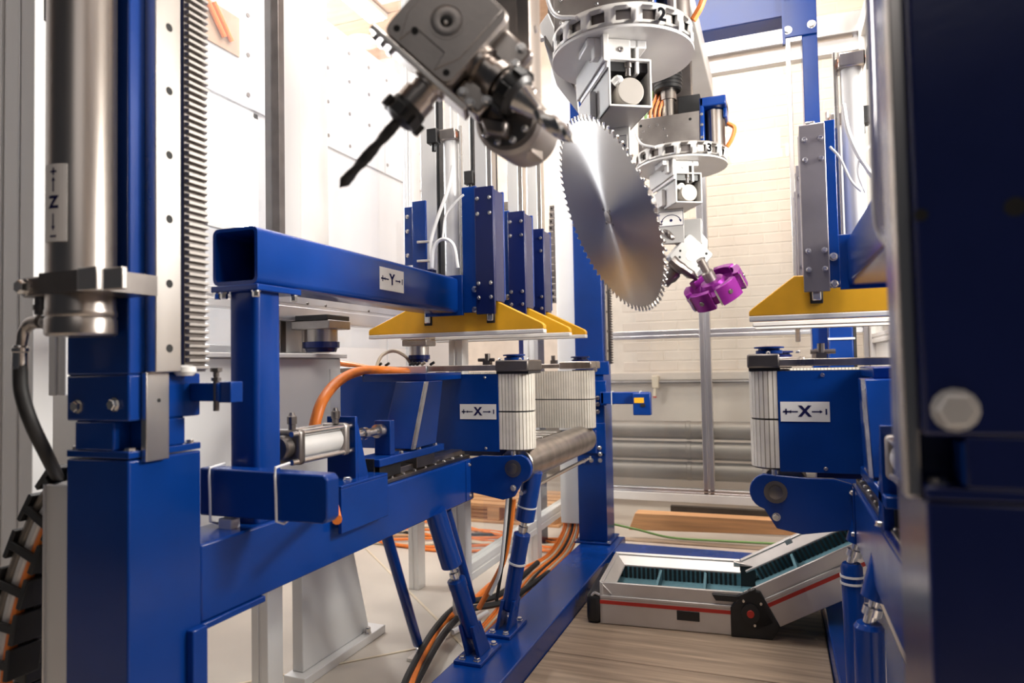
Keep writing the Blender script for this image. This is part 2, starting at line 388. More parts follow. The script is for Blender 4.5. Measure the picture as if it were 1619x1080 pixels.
# left wall of the enclosure
el = thing('enclosure_frame', 'aluminium framed glazed wall with hazy panes behind the rack upright', 'enclosure', (-1.8, 2, 0))
profile(MB(), -2.06, -1.94, 1.30, 1.36, 0, 3.4, 'z').build('post', m_alw, el, bev=.003)
profile(MB(), -2.115, -2.06, 1.31, 1.37, 0, 3.4, 'z').build('post', m_alw, el, bev=.003)
MB().box(-1.905, -1.835, 2.20, 2.235, 1.27, 3.4).build('dark_post', m_dsteel, el, bev=.002)
profile(MB(), -1.90, -1.84, 2.235, 2.34, 1.27, 3.4, 'z').build('post', m_alw, el, bev=.003)
profile(MB(), -1.90, -1.84, 2.34, 2.53, 1.27, 3.4, 'z').build('post', m_white, el, bev=.003)
MB().box(-1.875, -1.869, 1.37, 2.2, 1.27, 3.3).build('glass_pane', m_glassl, el, smooth=False)
profile(MB(), -1.89, -1.83, 1.37, 2.2, 1.43, 1.50, 'y').build('rail', m_alw, el, bev=.002)
profile(MB(), -1.85, -1.78, 2.0, 3.1, 1.395, 1.52, 'y').build('rail', m_alu, el, bev=.003)
for y in (2.3, 2.42, 2.75): bolt(el, (-1.78, y, 1.47), (1, 0, 0), .006, .004, False, m_dsteel, False)
MB().box(-1.875, -1.869, 2.53, 3.3, 1.3, 3.3).build('glass_pane', m_glassl, el, smooth=False)
profile(MB(), -1.89, -1.83, 3.28, 3.36, 0, 3.4, 'z').build('post', m_alw, el, bev=.003)
MB().box(-2.06, -1.83, 1.3, 3.36, 3.3, 3.4).build('top_rail', m_alw, el, bev=.003)
# inner run of the enclosure behind the feed table
ei = thing('enclosure_frame', 'low aluminium framed glazing beyond the two leaning struts', 'enclosure', (-1.38, 3.6, 0))
profile(MB(), -1.415, -1.345, 2.85, 2.92, 0, 3.4, 'z').build('post', m_alw, ei, bev=.003)
profile(MB(), -1.41, -1.35, 2.92, 4.95, .20, .28, 'y').build('sill_rail', m_white, ei, bev=.003)
MB().box(-1.383, -1.377, 2.92, 3.86, .28, .9).build('glass_pane', m_glass, ei, smooth=False)
MB().box(-1.383, -1.377, 3.93, 4.95, .28, .9).build('glass_pane', m_glass, ei, smooth=False)
profile(MB(), -1.415, -1.345, 3.86, 3.93, 0, 3.4, 'z').build('post', m_alw, ei, bev=.003)
profile(MB(), -1.41, -1.35, 2.92, 4.95, .9, .96, 'y').build('rail', m_alw, ei, bev=.003)
# right wall of the enclosure
er = thing('enclosure_frame', 'white framed enclosure side wall between the yellow pad and the near dark upright', 'enclosure', (.6, 3.5, 0))
for y0 in (1.55, 3.2, 4.9):
    profile(MB(), .575, .645, y0, y0+.08, 0, 3.42, 'z').build('post', m_white, er, bev=.003)
for z0, z1 in ((.2, .28), (1.3, 1.36), (3.3, 3.42)):
    profile(MB(), .58, .64, 1.55, 4.98, z0, z1, 'y').build('rail', m_white, er, bev=.003)
MB().box(.605, .611, 1.63, 4.9, 1.36, 3.3).build('glass_pane', m_glass, er, smooth=False)
MB().box(.6, .615, 1.63, 4.9, .28, 1.3).build('side_panel', m_white, er, smooth=False)

# ------------------------------------------------------------------ things between enclosure and back wall
for i in range(3):
    z = .645-i*.166
    MB().lathe((-1.9, 5.75, z), (1, 0, 0), [(.074, 0), (.074, 1.2), (.078, 1.205), (.078, 1.235), (.074, 1.24), (.074, 2.9)], 24).build('large_pipe', m_pipe,
        label='grey galvanised pipe behind the glazing, '+['uppermost', 'middle', 'lowest'][i]+' of the three', cat='pipe', group='large pipes along the back wall', kind='thing')
for i, x in enumerate((-1.7, .75)):
    t = thing('pipe_rack', ['steel rack post holding the three pipes, at the blue corner post', 'steel rack post holding the three pipes, at the right wall'][i], 'rack', (x, 5.86, 0))
    MB().box(x-.03, x+.03, 5.83, 5.89, 0, .8).build('post', m_dsteel, t)
    for k in range(3): MB().box(x-.025, x+.025, 5.66, 5.83, .645-.166*k-.092, .645-.166*k-.075).build('rack_arm', m_dsteel, t)
tap = thing('wall_tap', 'small beige wall tap with red end under the brickwork', 'tap', (-.98, 6.13, .96))
p = at(1036, 605, y=6.1)
MB().box(p.x-.03, p.x+.03, 6.09, 6.2, p.z-.05, p.z+.06).build('tap_body', m_cream, tap, bev=.008)
MB().cyl((p.x-.01, 6.11, p.z-.12), (p.x-.005, 6.11, p.z-.05), .016).build('spout', m_cream, tap)
MB().cyl((p.x-.01, 6.11, p.z-.135), (p.x-.01, 6.11, p.z-.12), .017).build('red_end', m_red, tap)
b = MB(); b.prism([at(994, 838, y=4.62), at(1000, 822, y=4.62), at(1004, 811, y=4.62), at(1290, 827, y=4.62), at(1290, 848, y=4.62)], (0, .11, 0))
o = b.build('timber_beam', m_wood, bev=.004, label='orange brown timber lying on the floor below the back glazing', cat='timber', kind='thing')
b = MB(); a_, b_ = at(1060, 800, y=5.15), at(1300, 815, y=5.15); b.prism([(a_.x, 5.15, 0), (a_.x, 5.15, a_.z), (b_.x, 5.15, a_.z), (b_.x, 5.15, 0)], (0, .05, 0))
b.build('dark_slat', m_dwood, label='long dark slat lying behind the orange brown timber', cat='slat', kind='thing')
for i, (ya, yb, za) in enumerate(((4.43, 4.50, .0), (4.30, 4.37, .0), (4.54, 4.60, .0))):
    MB().prism([(-1.02, ya, za), (-1.02, yb, za), (-1.02, yb, za+.03), (-1.02, ya, za+.03)], (1.35, [.03, -.02, .01][i], 0)).build('floor_lath', [m_plaster, m_label, m_plank][i], bev=.002,
        label=['pale lath on the floor, middle of three before the orange brown timber', 'white lath on the floor, nearest to the blue base frame', 'brown lath on the floor right beside the orange brown timber'][i], cat='lath', kind='thing')
MB().tube([at(966, 828, y=4.4), at(1010, 838, y=4.35), at(1060, 850, y=4.25), at(1130, 855, y=4.25), at(1230, 860, y=4.25)], .007, smooth=5).build('green_cable', m_green,
    label='thin green cable trailing over the laths behind the open case', cat='cable', kind='thing')
# wooden pallet and cables on the floor to the left
pl = thing('wooden_pallet', 'pale wooden pallet on the floor seen beyond the leaning struts', 'pallet', (-2.1, 5.0, 0))
for x in (-2.55, -2.05, -1.6): MB().box(x-.05, x+.05, 4.85, 5.5, .02, .12).build('block', m_wood, pl, bev=.004)
for k in range(5): MB().box(-2.62, -1.52, 4.85+k*.135, 4.95+k*.135, .12, .145).build('deck_board', m_wood, pl, bev=.003)
MB().box(-2.62, -1.52, 4.84, 5.5, 0, .02).build('bottom_board', m_wood, pl, bev=.003)
tone = [m_orange, m_orange, m_cream, m_orange, m_wood, m_cream, m_orange, m_orange, m_rubber, m_orange, m_cream, m_orange]
for i in range(12):
    y0 = 3.95+i*.065; pts = []
    for k in range(7):
        x = -3.1+k*.29; pts.append((x, y0+.09*math.sin(k*1.3+i)+(.12-.02*i)*k*.3, .011+.006*(i % 2)))
    MB().tube(pts, .010, 6, 4).build('floor_cable', tone[i], label=('orange' if tone[i] is m_orange else 'tan' if tone[i] in (m_cream, m_wood) else 'black')+' cable crossing the concrete floor, '+['first', 'second', 'third', 'fourth', 'fifth', 'sixth', 'seventh', 'eighth', 'ninth', 'tenth', 'eleventh', 'twelfth'][i]+' of the bundle from the front', cat='cable', group='cables across the floor', kind='thing')
for i in range(8):
    s = (i-3.5)*.016
    b = MB(); m = [m_orange, m_orange, m_cream, m_orange, m_rubber, m_orange, m_cream, m_orange][i]
    b.tube([(-1.222+s*.9, 4.175-abs(s)*.3, .26), (-1.225+s*.9, 4.13, .16), (-1.26+s, 3.98+s, .06), (-1.31+s*1.6, 3.68, .015+abs(s)*.3), (-1.28+s*1.5, 3.35, .013), (-1.25+s, 3.1, .013), (-1.23+s*.9, 2.75, .013)], .0070, 7, 5)
    b.build('power_cable', m, label=('orange' if m is m_orange else 'tan' if m is m_cream else 'black')+' cable curving out of the white duct, '+['first', 'second', 'third', 'fourth', 'fifth', 'sixth', 'seventh', 'eighth'][i]+' from the left', cat='cable', group='cables from the white duct', kind='thing')

# ------------------------------------------------------------------ blue base frame
bf = thing('base_frame', 'blue floor frame of square tube around the plank deck', 'frame', (-.4, 3, 0))
MB().box(-1.137, -.907, .55, 4.26, 0, .12).build('runner', m_blue, bf, bev=.006)
MB().box(.166, .40, .95, 4.26, 0, .12).build('runner', m_blue, bf, bev=.006)
MB().box(-.907, .166, 3.90, 4.11, 0, .12).build('cross_runner', m_blue, bf, bev=.006)
# far corner upright
fu = thing('machine_upright', 'blue corner upright with toothed rack, beside the white duct and the saw blade', 'upright', (-1.06, 4.15, .12))
MB().box(-1.147, -.972, 4.05, 4.25, .132, 3.30).build('upright_body', m_blue, fu, bev=.005)
MB().box(-1.17, -.95, 4.02, 4.28, .12, .132).build('foot_plate', m_blue, fu, bev=.002)
for x in (-1.16, -.96): bolt(fu, (x+.002, 4.032, .132), (0, 0, 1), .012, .012)
MB().box(-.972, -.958, 4.09, 4.14, 1.22, 3.11).build('linear_rail', m_steel, fu, bev=.002)
for k in range(9): bolt(fu, (-.958, 4.115, 1.28+k*.12), (1, 0, 0), .008, .002, False, m_hole, False, name='counterbore')
rk = MB().box(-.972, -.952, 4.17, 4.21, 1.20, 3.12).build('gear_rack', m_dsteel, fu)
tt = MB()
for k in range(119): tt.prism([(-.952, 4.17, 1.202+.016*k), (-.952, 4.17, 1.213+.016*k), (-.944, 4.17, 1.210+.016*k), (-.944, 4.17, 1.205+.016*k)], (0, .04, 0))
o = tt.build('rack_teeth', m_dsteel, rk, smooth=False); o['kind'] = 'stuff'
for z0, z1, x0, x1 in ((.66, .845, -1.16, -.965), (.95, 1.10, -1.06, -.955), (1.135, 1.215, -1.06, -.935)):
    MB().box(x0, x1, 4.035, 4.05, z0, z1).build('bolted_plate', m_blue, fu, bev=.003)
for u, v in ((923, 729), (935, 728), (949, 728), (949, 718), (948, 708), (945, 629), (945, 639), (945, 651), (941, 585)):
    p = at(u, v, y=4.035); bolt(fu, (p.x, 4.035, p.z), (0, -1, 0), .011, .010)
# white duct with the energy chain on its left
dt = thing('cable_duct', 'tall white cable duct on the left side of the blue corner upright', 'duct', (-1.2, 4.16, .3))
MB().box(-1.285, -1.16, 4.13, 4.22, .21, 3.2).build('duct_body', m_white, dt, bev=.004)
ec = thing('energy_chain', 'grey energy chain loop beside the tall white duct', 'chain', (-1.3, 4.18, 1.65))
for k in range(15):
    z = 2.20-k*.042; dx = -.012*math.sin(math.pi*k/14)
    b = MB().box(-1.32+dx, -1.275+dx, 4.14, 4.15, z-.019, z+.019).box(-1.31+dx, -1.28+dx, 4.21, 4.22, z-.019, z+.019).box(-1.312+dx, -1.302+dx, 4.14, 4.22, z-.008, z+.008)
    b.build('chain_link', m_dsteel, ec)
# blue sensor arm at the corner upright
sa = thing('sensor_bracket', 'blue sensor arm with yellow tag reaching from the corner upright', 'bracket', (-.8, 3.92, .93))
MB().box(-.965, -.675, 3.93, 3.975, .965, 1.035).build('arm', m_blue, sa, bev=.004)
MB().box(-.765, -.665, 3.88, 3.93, .905, 1.03).build('sensor_housing', m_blue, sa, bev=.005)
MB().box(-.965, -.945, 3.93, 4.05, .965, 1.035).build('arm_root', m_blue, sa, bev=.003)
MB().box(-.757, -.702, 3.877, 3.88, .975, 1.005).build('yellow_tag', m_yellow, sa)
MB().box(-.72, -.695, 3.873, 3.88, .955, .97).build('sensor_eye', m_black, sa)
for x in (-.90, -.735):
    MB().ring([(x, 3.925, .96), (x, 3.98, .96), (x, 3.98, 1.04), (x, 3.925, 1.04)], [(x, 3.929, .964), (x, 3.976, .964), (x, 3.976, 1.036), (x, 3.929, 1.036)], (.004, 0, 0)).build('cable_tie', m_white_tube, sa)
# blue portal at the far right
pr = thing('portal_frame', 'blue portal of far upright and top girder behind the right press guide', 'portal', (.2, 4.15, .12))
MB().box(.190, .268, 4.05, 4.22, .12, 3.42).build('upright_body', m_blue, pr, bev=.004)
MB().box(.10, .268, 4.035, 4.05, 2.99, 3.20).build('corner_plate', m_blue, pr, bev=.003)
b = MB(); b.prism([(-.970, 4.06, 3.125), (-.970, 4.06, 3.42), (.19, 4.06, 3.42), (.19, 4.06, 3.125)], (0, .16, 0)); b.build('top_girder', m_blue, pr, bev=.006)
MB().box(-.970, .10, 4.05, 4.058, 3.125, 3.15).build('girder_lip', m_blue, pr)
MB().box(.09, .105, 4.02, 4.05, 2.95, 3.44).build('edge_flange', m_blue, pr)
for p in ((.118, 3.03), (.24, 3.04)): bolt(pr, (p[0], 4.035, p[1]), (0, -1, 0), .018, .014)
MB().box(.105, .130, 4.02, 4.05, 1.3, 2.98).build('guide_bar', m_steel, pr, bev=.003)
cw = thing('cable_cover', 'navy cable cover strapped with a white tie beside the far right upright', 'cover', (.33, 4.0, .12))
MB().box(.268, .385, 3.98, 4.05, .12, 1.46).build('cover_body', m_blue, cw, bev=.006)
MB().box(.385, .40, 3.985, 4.05, .12, 1.46).build('rubber_edge', m_rubber, cw)
MB().box(.262, .392, 3.972, 3.98, 1.305, 1.315).build('cable_tie', m_white_tube, cw)
# dark upright seen under the pads
du = thing('support_upright', 'dark blue upright far behind the left yellow pads with a white strap', 'upright', (-1.54, 4.4, 0))
MB().box(-1.61, -1.475, 4.3, 4.44, 0, 1.75).build('upright_body', m_navy, du, bev=.004)
MB().box(-1.62, -1.465, 4.29, 4.45, 1.385, 1.395).build('strap', m_white_tube, du)

# ------------------------------------------------------------------ near left upright with rail, rack and cylinder
nu = thing('machine_upright', 'near blue upright with steel rail and toothed rack, bottom left', 'upright', (-1.23, 1.03, 0))
b = MB(); b.prism([(-1.318, .95, 0), (-1.149, .95, 0), (-1.149, 1.125, 0), (-1.318, 1.125, 0)], (0, 0, 1.033)); b.build('lower_body', m_blue, nu, bev=.004)
MB().box(-1.318, -1.149, .95, 1.125, 1.036, 1.050).build('top_plate', m_blue, nu, bev=.002)
MB().box(-1.295, -1.189, .95, 1.085, 1.05, 1.107).box(-1.189, -1.15, .985, 1.085, 1.05, 1.107).build('waist_block', m_blue, nu, bev=.004)
MB().box(-1.318, -1.149, .95, 1.124, 1.107, 1.197).build('middle_block', m_blue, nu, bev=.004)
MB().box(-1.318, -1.149, .95, 1.075, 1.197, 3.2).build('upper_body', m_blue, nu, bev=.004)
MB().box(-1.149, -1.135, .977, 1.031, 1.028, 1.20).build('guide_strip', m_steel, nu, bev=.0015)
bolt(nu, (-1.135, 1.006, 1.145), (1, 0, 0), .004, .001, False, m_hole, False, name='counterbore')
rl = MB().box(-1.149, -1.119, .985, 1.046, 1.2, 3.2).build('linear_rail', m_steel, nu, bev=.002)
for v in (45, 145, 246, 347, 449, 551):
    p = at(270, v, x=-1.119); b = MB().lathe((-1.1195, 1.017, p.z), (1, 0, 0), [(.0085, 0), (.0083, .0006)], 20)
    b.build('counterbore', m_hole, rl)
rk = MB().box(-1.149, -1.128, 1.062, 1.118, 1.20, 3.2).build('gear_rack', m_dsteel, nu, bev=.001)
tm = MB().prism([(0, 0, -.0056), (0, 0, .0056), (.012, 0, .0028), (.012, 0, -.0028)], (0, .052, 0))
bmesh.ops.recalc_face_normals(tm.bm, faces=tm.bm.faces); tme = bpy.data.meshes.new('rack_tooth'); tm.bm.to_mesh(tme); tm.bm.free(); tme.materials.append(m_cast)
for k in range(62): inst(tme, 'rack_tooth', rk, (-1.128, 1.064, 1.209+.0148*k), (0, 0, 1))
for u, v in ((120, 643), (178, 640)):
    p = at(u, v, y=.945); bolt(nu, (p.x, .95, p.z), (0, -1, 0), .011, .011)
bolt(nu, (-1.165, .968, 1.05), (0, 0, 1), .011, .006); bolt(nu, (-1.308, .965, 1.05), (0, 0, 1), .008, .007); bolt(nu, (-1.163, 1.108, 1.05), (0, 0, 1), .008, .007)
MB().lathe((-1.135, 1.07, 1.192), (0, 0, 1), [(.016, 0), (.022, .008), (.022, .018), (.014, .022)], 14).build('end_stop', m_white, nu)
MB().box(-1.149, -1.130, 1.085, 1.124, .30, .668).build('gusset_plate', m_blue, nu, bev=.003)
# cover strip left of the upright
cs = thing('cover_strip', 'tall grey aluminium strip behind the near hydraulic cylinder', 'strip', (-1.40, 1.12, 1.1))
a = at(76, 600, y=1.10); b_ = at(103, 626, y=1.10)
profile(MB(), a.x, b_.x, 1.10, 1.14, b_.z, 3.0, 'z').build('strip_body', m_alw, cs, bev=.003)
MB().box(b_.x-.01, -1.318, 1.10, 1.115, 1.4, 1.46).build('strip_bracket', m_alw, cs)
g = thing('chain_guide', 'flat grey guide strip beside the near upright and black energy chain', 'strip', (-1.40, 1.0, 0))
a = at(79, 764, y=1.0); c = at(105, 764, y=1.0)
MB().box(a.x, -1.322, .99, 1.04, 0, a.z).build('guide_body', m_alw, g, bev=.004)
MB().box(a.x, a.x+.004, .985, .99, 0, a.z).build('guide_lip', m_alu, g)
# hydraulic cylinder
YC = .885
a = at(95, 300, y=YC).x; c = at(165, 300, y=YC).x; cx, cr = (a+c)/2, (c-a)/2
zb = at(130, 532, y=YC).z
hc = thing('hydraulic_cylinder', 'bare steel hydraulic cylinder with white axis sticker on the near upright', 'cylinder', (cx, YC, zb))
MB().lathe((cx, YC, zb), (0, 0, 1), [(cr*.93, 0), (cr, .004), (cr, .030), (cr*.965, .034), (cr, .038), (cr, .045), (cr*.975, .05), (cr*.975, 1.9)], 40).build('barrel', m_tube, hc)
z0, z1 = at(130, 464, y=YC-.03).z, at(130, 431, y=YC-.03).z
xl = at(47, 447, y=YC-.02).x; xm = at(121, 447, y=YC-.05).x
b = MB().box(xl, cx-cr*.5, YC-.035, YC+.02, z0, z1); b.build('clamp_arm', m_dsteel, hc, bev=.004)
yj = YC-cr-.012
MB().box(at(121, 447, y=yj).x, at(160, 447, y=yj+.01).x, yj, yj+.012, z0-.002, z1+.001).build('clamp_jaw', m_steel, hc, bev=.002)
MB().box(at(161, 447, y=yj).x, at(201, 447, y=yj+.011).x, yj+.001, yj+.012, z0-.004, z1-.004).build('clamp_jaw', m_steel, hc, bev=.002)
MB().box(cx-.03, at(160, 447, y=yj+.02).x, yj+.012, .949, z0, z1).build('clamp_block', m_dsteel, hc)
zm = (z0+z1)/2
bolt(hc, (xl+.012, YC-.035, zm), (0, -1, 0), .013, .016); bolt(hc, (at(112, 445, y=YC-.05).x, YC-.035, zm), (0, -1, 0), .012, .018)
def fz(s, t, d):  # sticker wraps the barrel
    th = R(-84)+t/cr; rr = cr*.976+.0005+d
    return V((cx+rr*math.cos(th), YC+rr*math.sin(th), zl-s))
zt_, zb_ = at(113, 256, y=YC-cr*.9).z, at(113, 380, y=YC-cr*.9).z; zl = (zt_+zb_)/2
axis_label(hc, fz, zt_-zb_, .050, 'Z', .026, back=1)
# fittings and hose
q = lambda u, v: at(u, v, y=YC-.02)
hf = thing('hose_fitting', 'dark steel elbow fitting screwed under the near cylinder clamp', 'fitting', q(66, 520))
MB().lathe(q(66, 498), q(66, 460)-q(66, 498), [(.012, 0), (.0125, .008), (.0145, .009), (.0145, .018), (.012, .019), (.012, .04)], 14).build('riser', m_dsteel, hf)
MB().lathe(q(92, 512), q(60, 509)-q(92, 512), [(.010, -.0), (.013, .001), (.013, .014), (.014, .015), (.014, .032), (.0125, .036)], 14).build('coupling', m_dsteel, hf)
MB().tube([q(64, 509), q(50, 511), q(38, 524), q(34, 545)], [.0125, .012, .0105, .010], 12, 5).build('elbow', m_tube, hf)
ho = thing('hydraulic_hose', 'black rubber hydraulic hose curving down left of the near upright', 'hose', q(50, 680))
MB().lathe(q(32, 546), q(31, 590)-q(32, 546), [(.0115, 0), (.013, .004), (.0155, .005), (.0155, .012), (.0135, .014), (.0138, .045)], 16).build('ferrule', m_steel, ho)
MB().tube([q(32, 575), q(34, 620), at(50, 670, y=.875), at(74, 720, y=.92), at(96, 766, y=1.05), at(108, 800, y=1.08)], .0125, 12, 6).build('hose', m_rubber, ho)
# fitting at the very top of the cover strip
tf = thing('cable_gland', 'black cable gland at the top edge above the near cylinder', 'gland', at(88, 20, y=1.0))
MB().cyl(at(84, -10, y=1.0), at(84, 34, y=1.0), .017).build('gland_nut', m_black, tf); MB().cyl(at(95, 10, y=1.0), at(95, 45, y=1.0), .014).build('gland_body', m_black, tf)
# black energy chain, bottom left
ch = thing('energy_chain', 'black energy chain with orange and white cables, bottom left', 'chain', (-1.45, 1.0, .4))
P = [at(84, 778, y=1.0), at(58, 818, y=1.0), at(35, 872, y=.99), at(15, 930, y=.98), at(0, 990, y=.97), at(-10, 1050, y=.96), at(-16, 1110, y=.95)]
pts = catmull(P, 3)
for i in range(0, len(pts)-1, 3):
    p = pts[i]; t = (pts[i+1]-p).normalized(); n = V((0, 1, 0)); s = t.cross(n).normalized()
    b = MB(); b.obox(p+s*.0+n*-.0, s*.040, t*.009, n*.004); b.obox(p-s*.040+n*.03, s*.006, t*.031, n*.034); b.obox(p+s*.044+n*.03, s*.007, t*.031, n*.034)
    b.obox(p+n*.06, s*.040, t*.031, n*.004)
    b.build('chain_link', m_black, ch, bev=.002)
for k, (m, d) in enumerate(((m_pipe, -.024), (m_alw, -.001), (m_orange, .022))):
    q2 = []
    for i, p in enumerate(pts):
        t = (pts[min(i+1, len(pts)-1)]-pts[max(i-1, 0)]).normalized(); s = t.cross(V((0, 1, 0))).normalized(); q2.append(p+s*d+V((0, .016, 0)))
    MB().tube(q2, .0115, 10).build('chain_cable', m, ch)
lp = [at(72, 800, y=1.03), at(68, 860, y=1.03), at(62, 930, y=1.03), at(52, 1000, y=1.03), at(42, 1100, y=1.03)]
lpts = catmull(lp, 4)
for i in range(len(lpts)-1):
    p = (lpts[i]+lpts[i+1])/2; t = (lpts[i+1]-lpts[i]); L = t.length; t.normalize(); s = t.cross(V((0, 1, 0))).normalized()
    MB().obox(p, s*.020, t*L*.49, V((0, .02, 0))).build('chain_link', m_black, ch, bev=.003)
# white enamel cabinets behind
cb = thing('control_cabinet', 'pale grey enamel cabinet behind the blue post, orange cable before it', 'cabinet', (-2.0, 1.95, 0))
MB().box(-1.97, -1.72, 1.5, 2.44, .64, 1.245).build('cabinet_body', m_cab, cb, bev=.006)
MB().box(-1.975, -1.70, 1.48, 2.46, 1.245, 1.262).build('cabinet_top', m_cab, cb, bev=.003)
MB().box(-1.722, -1.716, 2.36, 2.42, .66, 1.2).build('edge_seam', m_alw, cb)
b = MB(); b.prism([(-1.73, 2.19, .035), (-1.73, 2.65, .035), (-1.73, 2.46, .66), (-1.73, 2.19, .66)], (-.05, 0, 0)); b.build('plinth', m_cab, cb, bev=.004)
MB().box(-1.79, -1.69, 2.15, 2.72, 0, .035).build('foot_rail', m_alw, cb, bev=.003)
bolt(cb, (-1.705, 2.60, .035), (0, 0, 1), .012, .03)
profile(MB(), -1.79, -1.715, 1.98, 2.06, 0, .64, 'z').build('cabinet_leg', m_alw, cb, bev=.003)
c2 = thing('control_cabinet', 'white enamel cabinet at the left edge behind the black hose', 'cabinet', (-2.3, 1.5, 0))
a = at(12, 548, y=1.62); d = at(112, 800, y=1.62)
MB().box(a.x-.25, -1.98, 1.62, 2.1, d.z, a.z).build('cabinet_body', m_cab, c2, bev=.005)
MB().box(a.x-.2, a.x-.14, 1.66, 2.05, 0, d.z).build('cabinet_leg', m_alw, c2, bev=.004)
MB().box(a.x+.05, -1.99, 1.612, 1.62, d.z+.03, a.z-.04).build('cabinet_door', m_white, c2, bev=.003)

# ------------------------------------------------------------------ feed tables, one each side; lx runs from the girder face towards the gap
class Side:
    def __init__(s, left): s.left = left; s.x0 = -1.15 if left else .2; s.k = 1 if left else -1; s.dy = 0 if left else -.25
    def p(s, lx, y, z): return V((s.x0+s.k*lx, y+s.dy, z))
    def mb(s): return MB(lambda q: s.p(q.x, q.y, q.z))
    def ax(s, x, y, z): return (s.k*x, y, z)
def rounded(cx, cz, r, a0, a1, n, y): return [(cx+r*math.cos(a0+(a1-a0)*i/n), y, cz+r*math.sin(a0+(a1-a0)*i/n)) for i in range(n+1)]
def belt_loop(S, x0, x1, y0, r, z0, z1, parent):
    """toothed belt pair around an end roller: stadium in plan, ribs standing out of it"""
    b = S.mb(); b0 = S.mb(); yc = y0+r; zm = (z0+z1)/2
    path = []
    n = int((x1-r-x0)/.0135)
    for i in range(n): path.append((x0+(x1-r-x0)*i/n, y0, 0, -1))
    for i in range(15):
        a = -math.pi/2+math.pi*i/14; path.append((x1-r+r*math.cos(a), yc+r*math.sin(a), math.cos(a), math.sin(a)))
    for i in range(n): path.append((x1-r-(x1-r-x0)*(i+1)/n, y0+2*r, 0, 1))
    for za, zb in ((z0, zm-.003), (zm+.003, z1)):
        m = len(path); ro = .0; ri = -.006
        vs = []; fs = []
        for (x, y, nx, ny) in path:
            for d, z in ((-.003, za), (-.003, zb), (-.009, zb), (-.009, za)): vs.append((x+nx*d, y+ny*d, z))
        for i in range(m-1):
            for j in range(4): fs.append((i*4+j, i*4+(j+1) % 4, (i+1)*4+(j+1) % 4, (i+1)*4+j))
        b0.add(vs, fs)
        for i, (x, y, nx, ny) in enumerate(path):
            t = V((-ny, nx, 0)); c = V((x, y, (za+zb)/2)); nn = V((nx, ny, 0))
            b.obox(c-nn*.0025, t*.0056, nn*.0032, (0, 0, (zb-za)/2))
    o = b.build('belt', m_belt, parent, smooth=False); o['kind'] = 'stuff'
    b0.build('belt_band', m_beltbase, parent)
    g = S.mb(); g.lathe((x1-r, yc, zm-.004), (0, 0, 1), [(r-.004, 0), (r-.004, .008)], 20).box(x0, x1-r, y0+.004, y0+2*r-.004, zm-.004, zm+.004); g.build('belt_gap', m_black, parent)
    g = S.mb(); g.lathe((x1-r, yc, z0-.006), (0, 0, 1), [(r*.9, 0), (r*.9, z1-z0+.012)], 20); g.build('end_roller', m_dsteel, parent)
